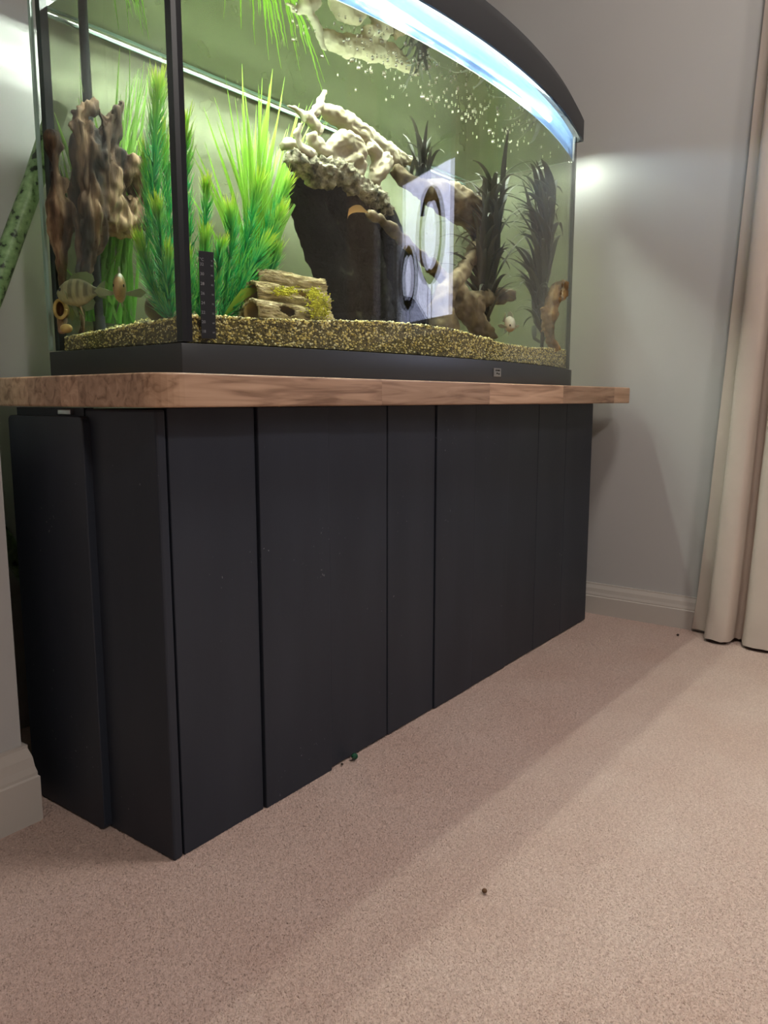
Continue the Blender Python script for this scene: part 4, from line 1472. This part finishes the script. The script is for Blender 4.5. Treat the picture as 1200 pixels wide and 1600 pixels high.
# ---------------------------------------------------------------- things on the carpet
def marble():
    m, nt, out = new_mat('green_glass_marble')
    g = N(nt, 'ShaderNodeBsdfPrincipled')
    g.inputs['Base Color'].default_value = (0.03, 0.16, 0.09, 1)
    g.inputs['Roughness'].default_value = 0.03
    g.inputs['Transmission Weight'].default_value = 0.6
    nt.links.new(g.outputs[0], out.inputs[0])
    o = bmesh.new()
    bmesh.ops.create_icosphere(o, subdivisions=4, radius=0.0058)
    me = bpy.data.meshes.new('glass_marble')
    o.to_mesh(me); o.free()
    me.shade_smooth()
    me.materials.append(m)
    ob = bpy.data.objects.new('glass_marble', me)
    ob.location = (0.3625, -0.0125, 0.0088)
    COL.objects.link(ob)
    tag(ob, 'small green glass marble on the carpet against the cabinet', 'marble')
marble()
M['crumb'] = plain('brown_crumb', (0.12, 0.06, 0.03), rough=0.9)
stone('crumb', (0.1844, -0.3594, 0.0045), 0.0032, M['crumb'], 'brown crumb alone in the middle of the carpet', 'crumb')
stone('crumb', (0.3359, -0.0073, 0.0042), 0.0022, plain('dark_crumb', (0.05, 0.04, 0.03), rough=0.9), 'tiny dark crumb on the carpet left of the green marble', 'crumb')
stone('crumb', (1.3937, -0.2471, 0.0040), 0.0032, plain('dark_crumb', (0.05, 0.035, 0.03), rough=0.9), 'dark crumb on the carpet in front of the curtain', 'crumb')

# carpet pile: tufts where the carpet is near
def pile():
    n = 780000
    x = rng.uniform(-0.55, WALL_X - 0.016, n)
    y = rng.uniform(-0.80, 0.30, n)
    q = np.stack([x, y, np.zeros(n)], 1) - CAM
    c, s_ = math.cos(PITCH), math.sin(PITCH)
    fw = q @ HEAD
    zz = fw * c - q[:, 2] * s_
    yy = fw * s_ + q[:, 2] * c
    px, py = 600 + FPX * (q @ RIGHT) / np.maximum(zz, 0.05), 800 - FPX * yy / np.maximum(zz, 0.05)
    ok = (zz > 0.3) & (px > -120) & (px < 1320) & (py < 1720)
    ok &= ~((x > 0.001) & (x < CAB_L) & (y > 0.001) & (y < 0.32)) & ~((x < NX + 0.012) & (y > NY - 0.02)) & ~((x > -0.013) & (x <= 0.001) & (y > 0.135))
    x, y = x[ok], y[ok]
    n = len(x)
    h = rng.uniform(0.0010, 0.0022, n)
    r = rng.uniform(0.0013, 0.0020, n)
    a = rng.uniform(0, 2 * np.pi, n)
    lx, ly = rng.normal(0, 0.0009, n), rng.normal(0, 0.0009, n)
    v = np.zeros((n, 4, 3))
    for k in range(3):
        w_ = a + k * 2 * np.pi / 3
        v[:, k] = np.stack([x + r * np.cos(w_), y + r * np.sin(w_), np.full(n, -0.0003)], 1)
    v[:, 3] = np.stack([x + lx, y + ly, h], 1)
    F_ = np.array([[0, 1, 3], [1, 2, 3], [2, 0, 3]])
    f = F_[None] + (np.arange(n) * 4)[:, None, None]
    V, F2 = v.reshape(-1, 3), f.reshape(-1, 3)
    me = bpy.data.meshes.new('carpet_pile')
    me.vertices.add(len(V))
    me.vertices.foreach_set('co', V.astype(np.float32).ravel())
    me.loops.add(F2.size)
    me.loops.foreach_set('vertex_index', F2.astype(np.int32).ravel())
    me.polygons.add(len(F2))
    me.polygons.foreach_set('loop_start', (np.arange(len(F2)) * 3).astype(np.int32))
    me.update()
    me.shade_smooth()
    me.materials.append(M['carpet'])
    o = bpy.data.objects.new('carpet_pile', me)
    COL.objects.link(o)
    o.parent = floor
    o['kind'] = 'stuff'
pile()

# ---------------------------------------------------------------- curtains
M['curtain'] = noisy('beige_curtain', [(0.3, (0.54, 0.455, 0.40)), (0.7, (0.59, 0.50, 0.44))], scale=9, rough=0.9, bump=0.25, bscale=420, bdist=0.0006, spec=0.1)
def curtain(name, plan_bottom, plan_top, z0, z1, label, hem=0.07):
    t = thing(name, (plan_bottom[0][0], plan_bottom[0][1], z0), label, 'curtain')
    nb_ = 150
    pb_ = spline([np.array([*p, 0]) for p in plan_bottom], nb_)
    pt_ = spline([np.array([*p, 0]) for p in plan_top], nb_)
    def sheet(za, zb, nz, off, nm):
        vs, fs = [], []
        for side in (0, 1):
            for j in range(nz + 1):
                z = za + (zb - za) * j / nz
                k = (z - z0) / (z1 - z0)
                k = k ** 0.8
                for i in range(nb_):
                    p = pb_[i] * (1 - k) + pt_[i] * k
                    a = pb_[max(i - 1, 0)] * (1 - k) + pt_[max(i - 1, 0)] * k
                    b = pb_[min(i + 1, nb_ - 1)] * (1 - k) + pt_[min(i + 1, nb_ - 1)] * k
                    d = b - a
                    nn = np.array([d[1], -d[0], 0]); nn /= (np.linalg.norm(nn) + 1e-9)
                    wv = 0.002 * noise.noise((i * 0.08, z * 5, 1.0))
                    q = p + nn * (off + wv + (0.0022 if side else 0)) + np.array([0, 0, z + (0.004 * noise.noise((i * 0.15, 0, 2)) if j == 0 else 0)])
                    vs.append(q)
        n1 = (nz + 1) * nb_
        for j in range(nz):
            for i in range(nb_ - 1):
                a = j * nb_ + i
                fs.append((a, a + 1, a + nb_ + 1, a + nb_))
                fs.append((n1 + a, n1 + a + nb_, n1 + a + nb_ + 1, n1 + a + 1))
        for i in range(nb_ - 1):
            fs.append((i, n1 + i, n1 + i + 1, i + 1))
            a = nz * nb_ + i
            fs.append((a, a + 1, n1 + a + 1, n1 + a))
        for j in range(nz):
            for i in (0, nb_ - 1):
                a = j * nb_ + i
                fs.append((a, a + nb_, n1 + a + nb_, n1 + a))
        return MB().add(vs, fs).build(nm, M['curtain'], t, smooth='auto')
    sheet(z0, z1, 34, 0.0, 'cloth')
    sheet(z0, z0 + hem, 2, -0.0012, 'hem')
    return t
cb = [(1.457, -0.266), (1.452, -0.285), (1.448, -0.300), (1.444, -0.306), (1.395, -0.312), (1.382, -0.326), (1.379, -0.352), (1.387, -0.366), (1.425, -0.374), (1.434, -0.384), (1.428, -0.394), (1.396, -0.400), (1.379, -0.412), (1.375, -0.445), (1.384, -0.470), (1.440, -0.480), (1.445, -0.490), (1.39, -0.502), (1.378, -0.54), (1.385, -0.575), (1.44, -0.585), (1.442, -0.60)]
ct = [(1.459, -0.372), (1.455, -0.382), (1.452, -0.392), (1.449, -0.396), (1.412, -0.402), (1.400, -0.412), (1.398, -0.428), (1.406, -0.438), (1.432, -0.443), (1.438, -0.450), (1.434, -0.457), (1.410, -0.462), (1.398, -0.470), (1.395, -0.490), (1.402, -0.506), (1.445, -0.512), (1.447, -0.518), (1.405, -0.526), (1.396, -0.545), (1.402, -0.568), (1.444, -0.578), (1.446, -0.59)]
curtain('curtain', cb, ct, 0.010, 2.25, 'beige floor length curtain hanging in folds by the right wall')
c2b = [(1.43, -1.24 - 0.035 * k) if k % 2 else (1.375, -1.24 - 0.035 * k) for k in range(12)]
curtain('curtain', c2b, c2b, 0.012, 2.25, 'beige curtain hanging on the far side of the window')

# ---------------------------------------------------------------- ring sculptures on the window sill
def ring_sculpture(y, zc, a, b, label):
    x = WALL_X - 0.035
    zs = WIN1[2]
    t = thing('ring_sculpture', (x, y, zs), label, 'sculpture', 'ring sculptures on the window sill')
    n = 40
    mb = MB()
    fo = [(y + a * math.cos(w), zc + b * math.sin(w)) for w in np.linspace(0, 2 * math.pi, n, endpoint=False)]
    fi = [(y + a * 0.66 * math.cos(w), zc + b * 0.71 * math.sin(w)) for w in np.linspace(0, 2 * math.pi, n, endpoint=False)]
    vs, fs = [], []
    for xx in (x - 0.006, x + 0.006):
        vs += [(xx, p, q) for p, q in fo] + [(xx, p, q) for p, q in fi]
    for i in range(n):
        j = (i + 1) % n
        fs += [(i, j, n + j, n + i), (2 * n + i, 3 * n + i, 3 * n + j, 2 * n + j), (i, 2 * n + i, 2 * n + j, j), (n + i, n + j, 3 * n + j, 3 * n + i)]
    mb.add(vs, fs).build('ring', M['dark_metal'], t, smooth='auto')
    MB().tube([np.array([x, y, zs + 0.008]), np.array([x, y, (zs + zc - b) / 2]), np.array([x, y, zc - b + 0.006])], 0.0035, 10).build('stem', M['dark_metal'], t, smooth='auto')
    MB().lathe([(0.04, 0.0005), (0.04, 0.008), (0.036, 0.011), (0.004, 0.012)], (x, y, zs), 28).build('base', M['dark_metal'], t, smooth='auto')
ring_sculpture(-0.785, 1.122, 0.105, 0.152, 'dark metal ring sculpture on a stem on the window sill, larger of two')
ring_sculpture(-0.98, 1.012, 0.073, 0.108, 'dark metal ring sculpture on a stem on the window sill, smaller of two')
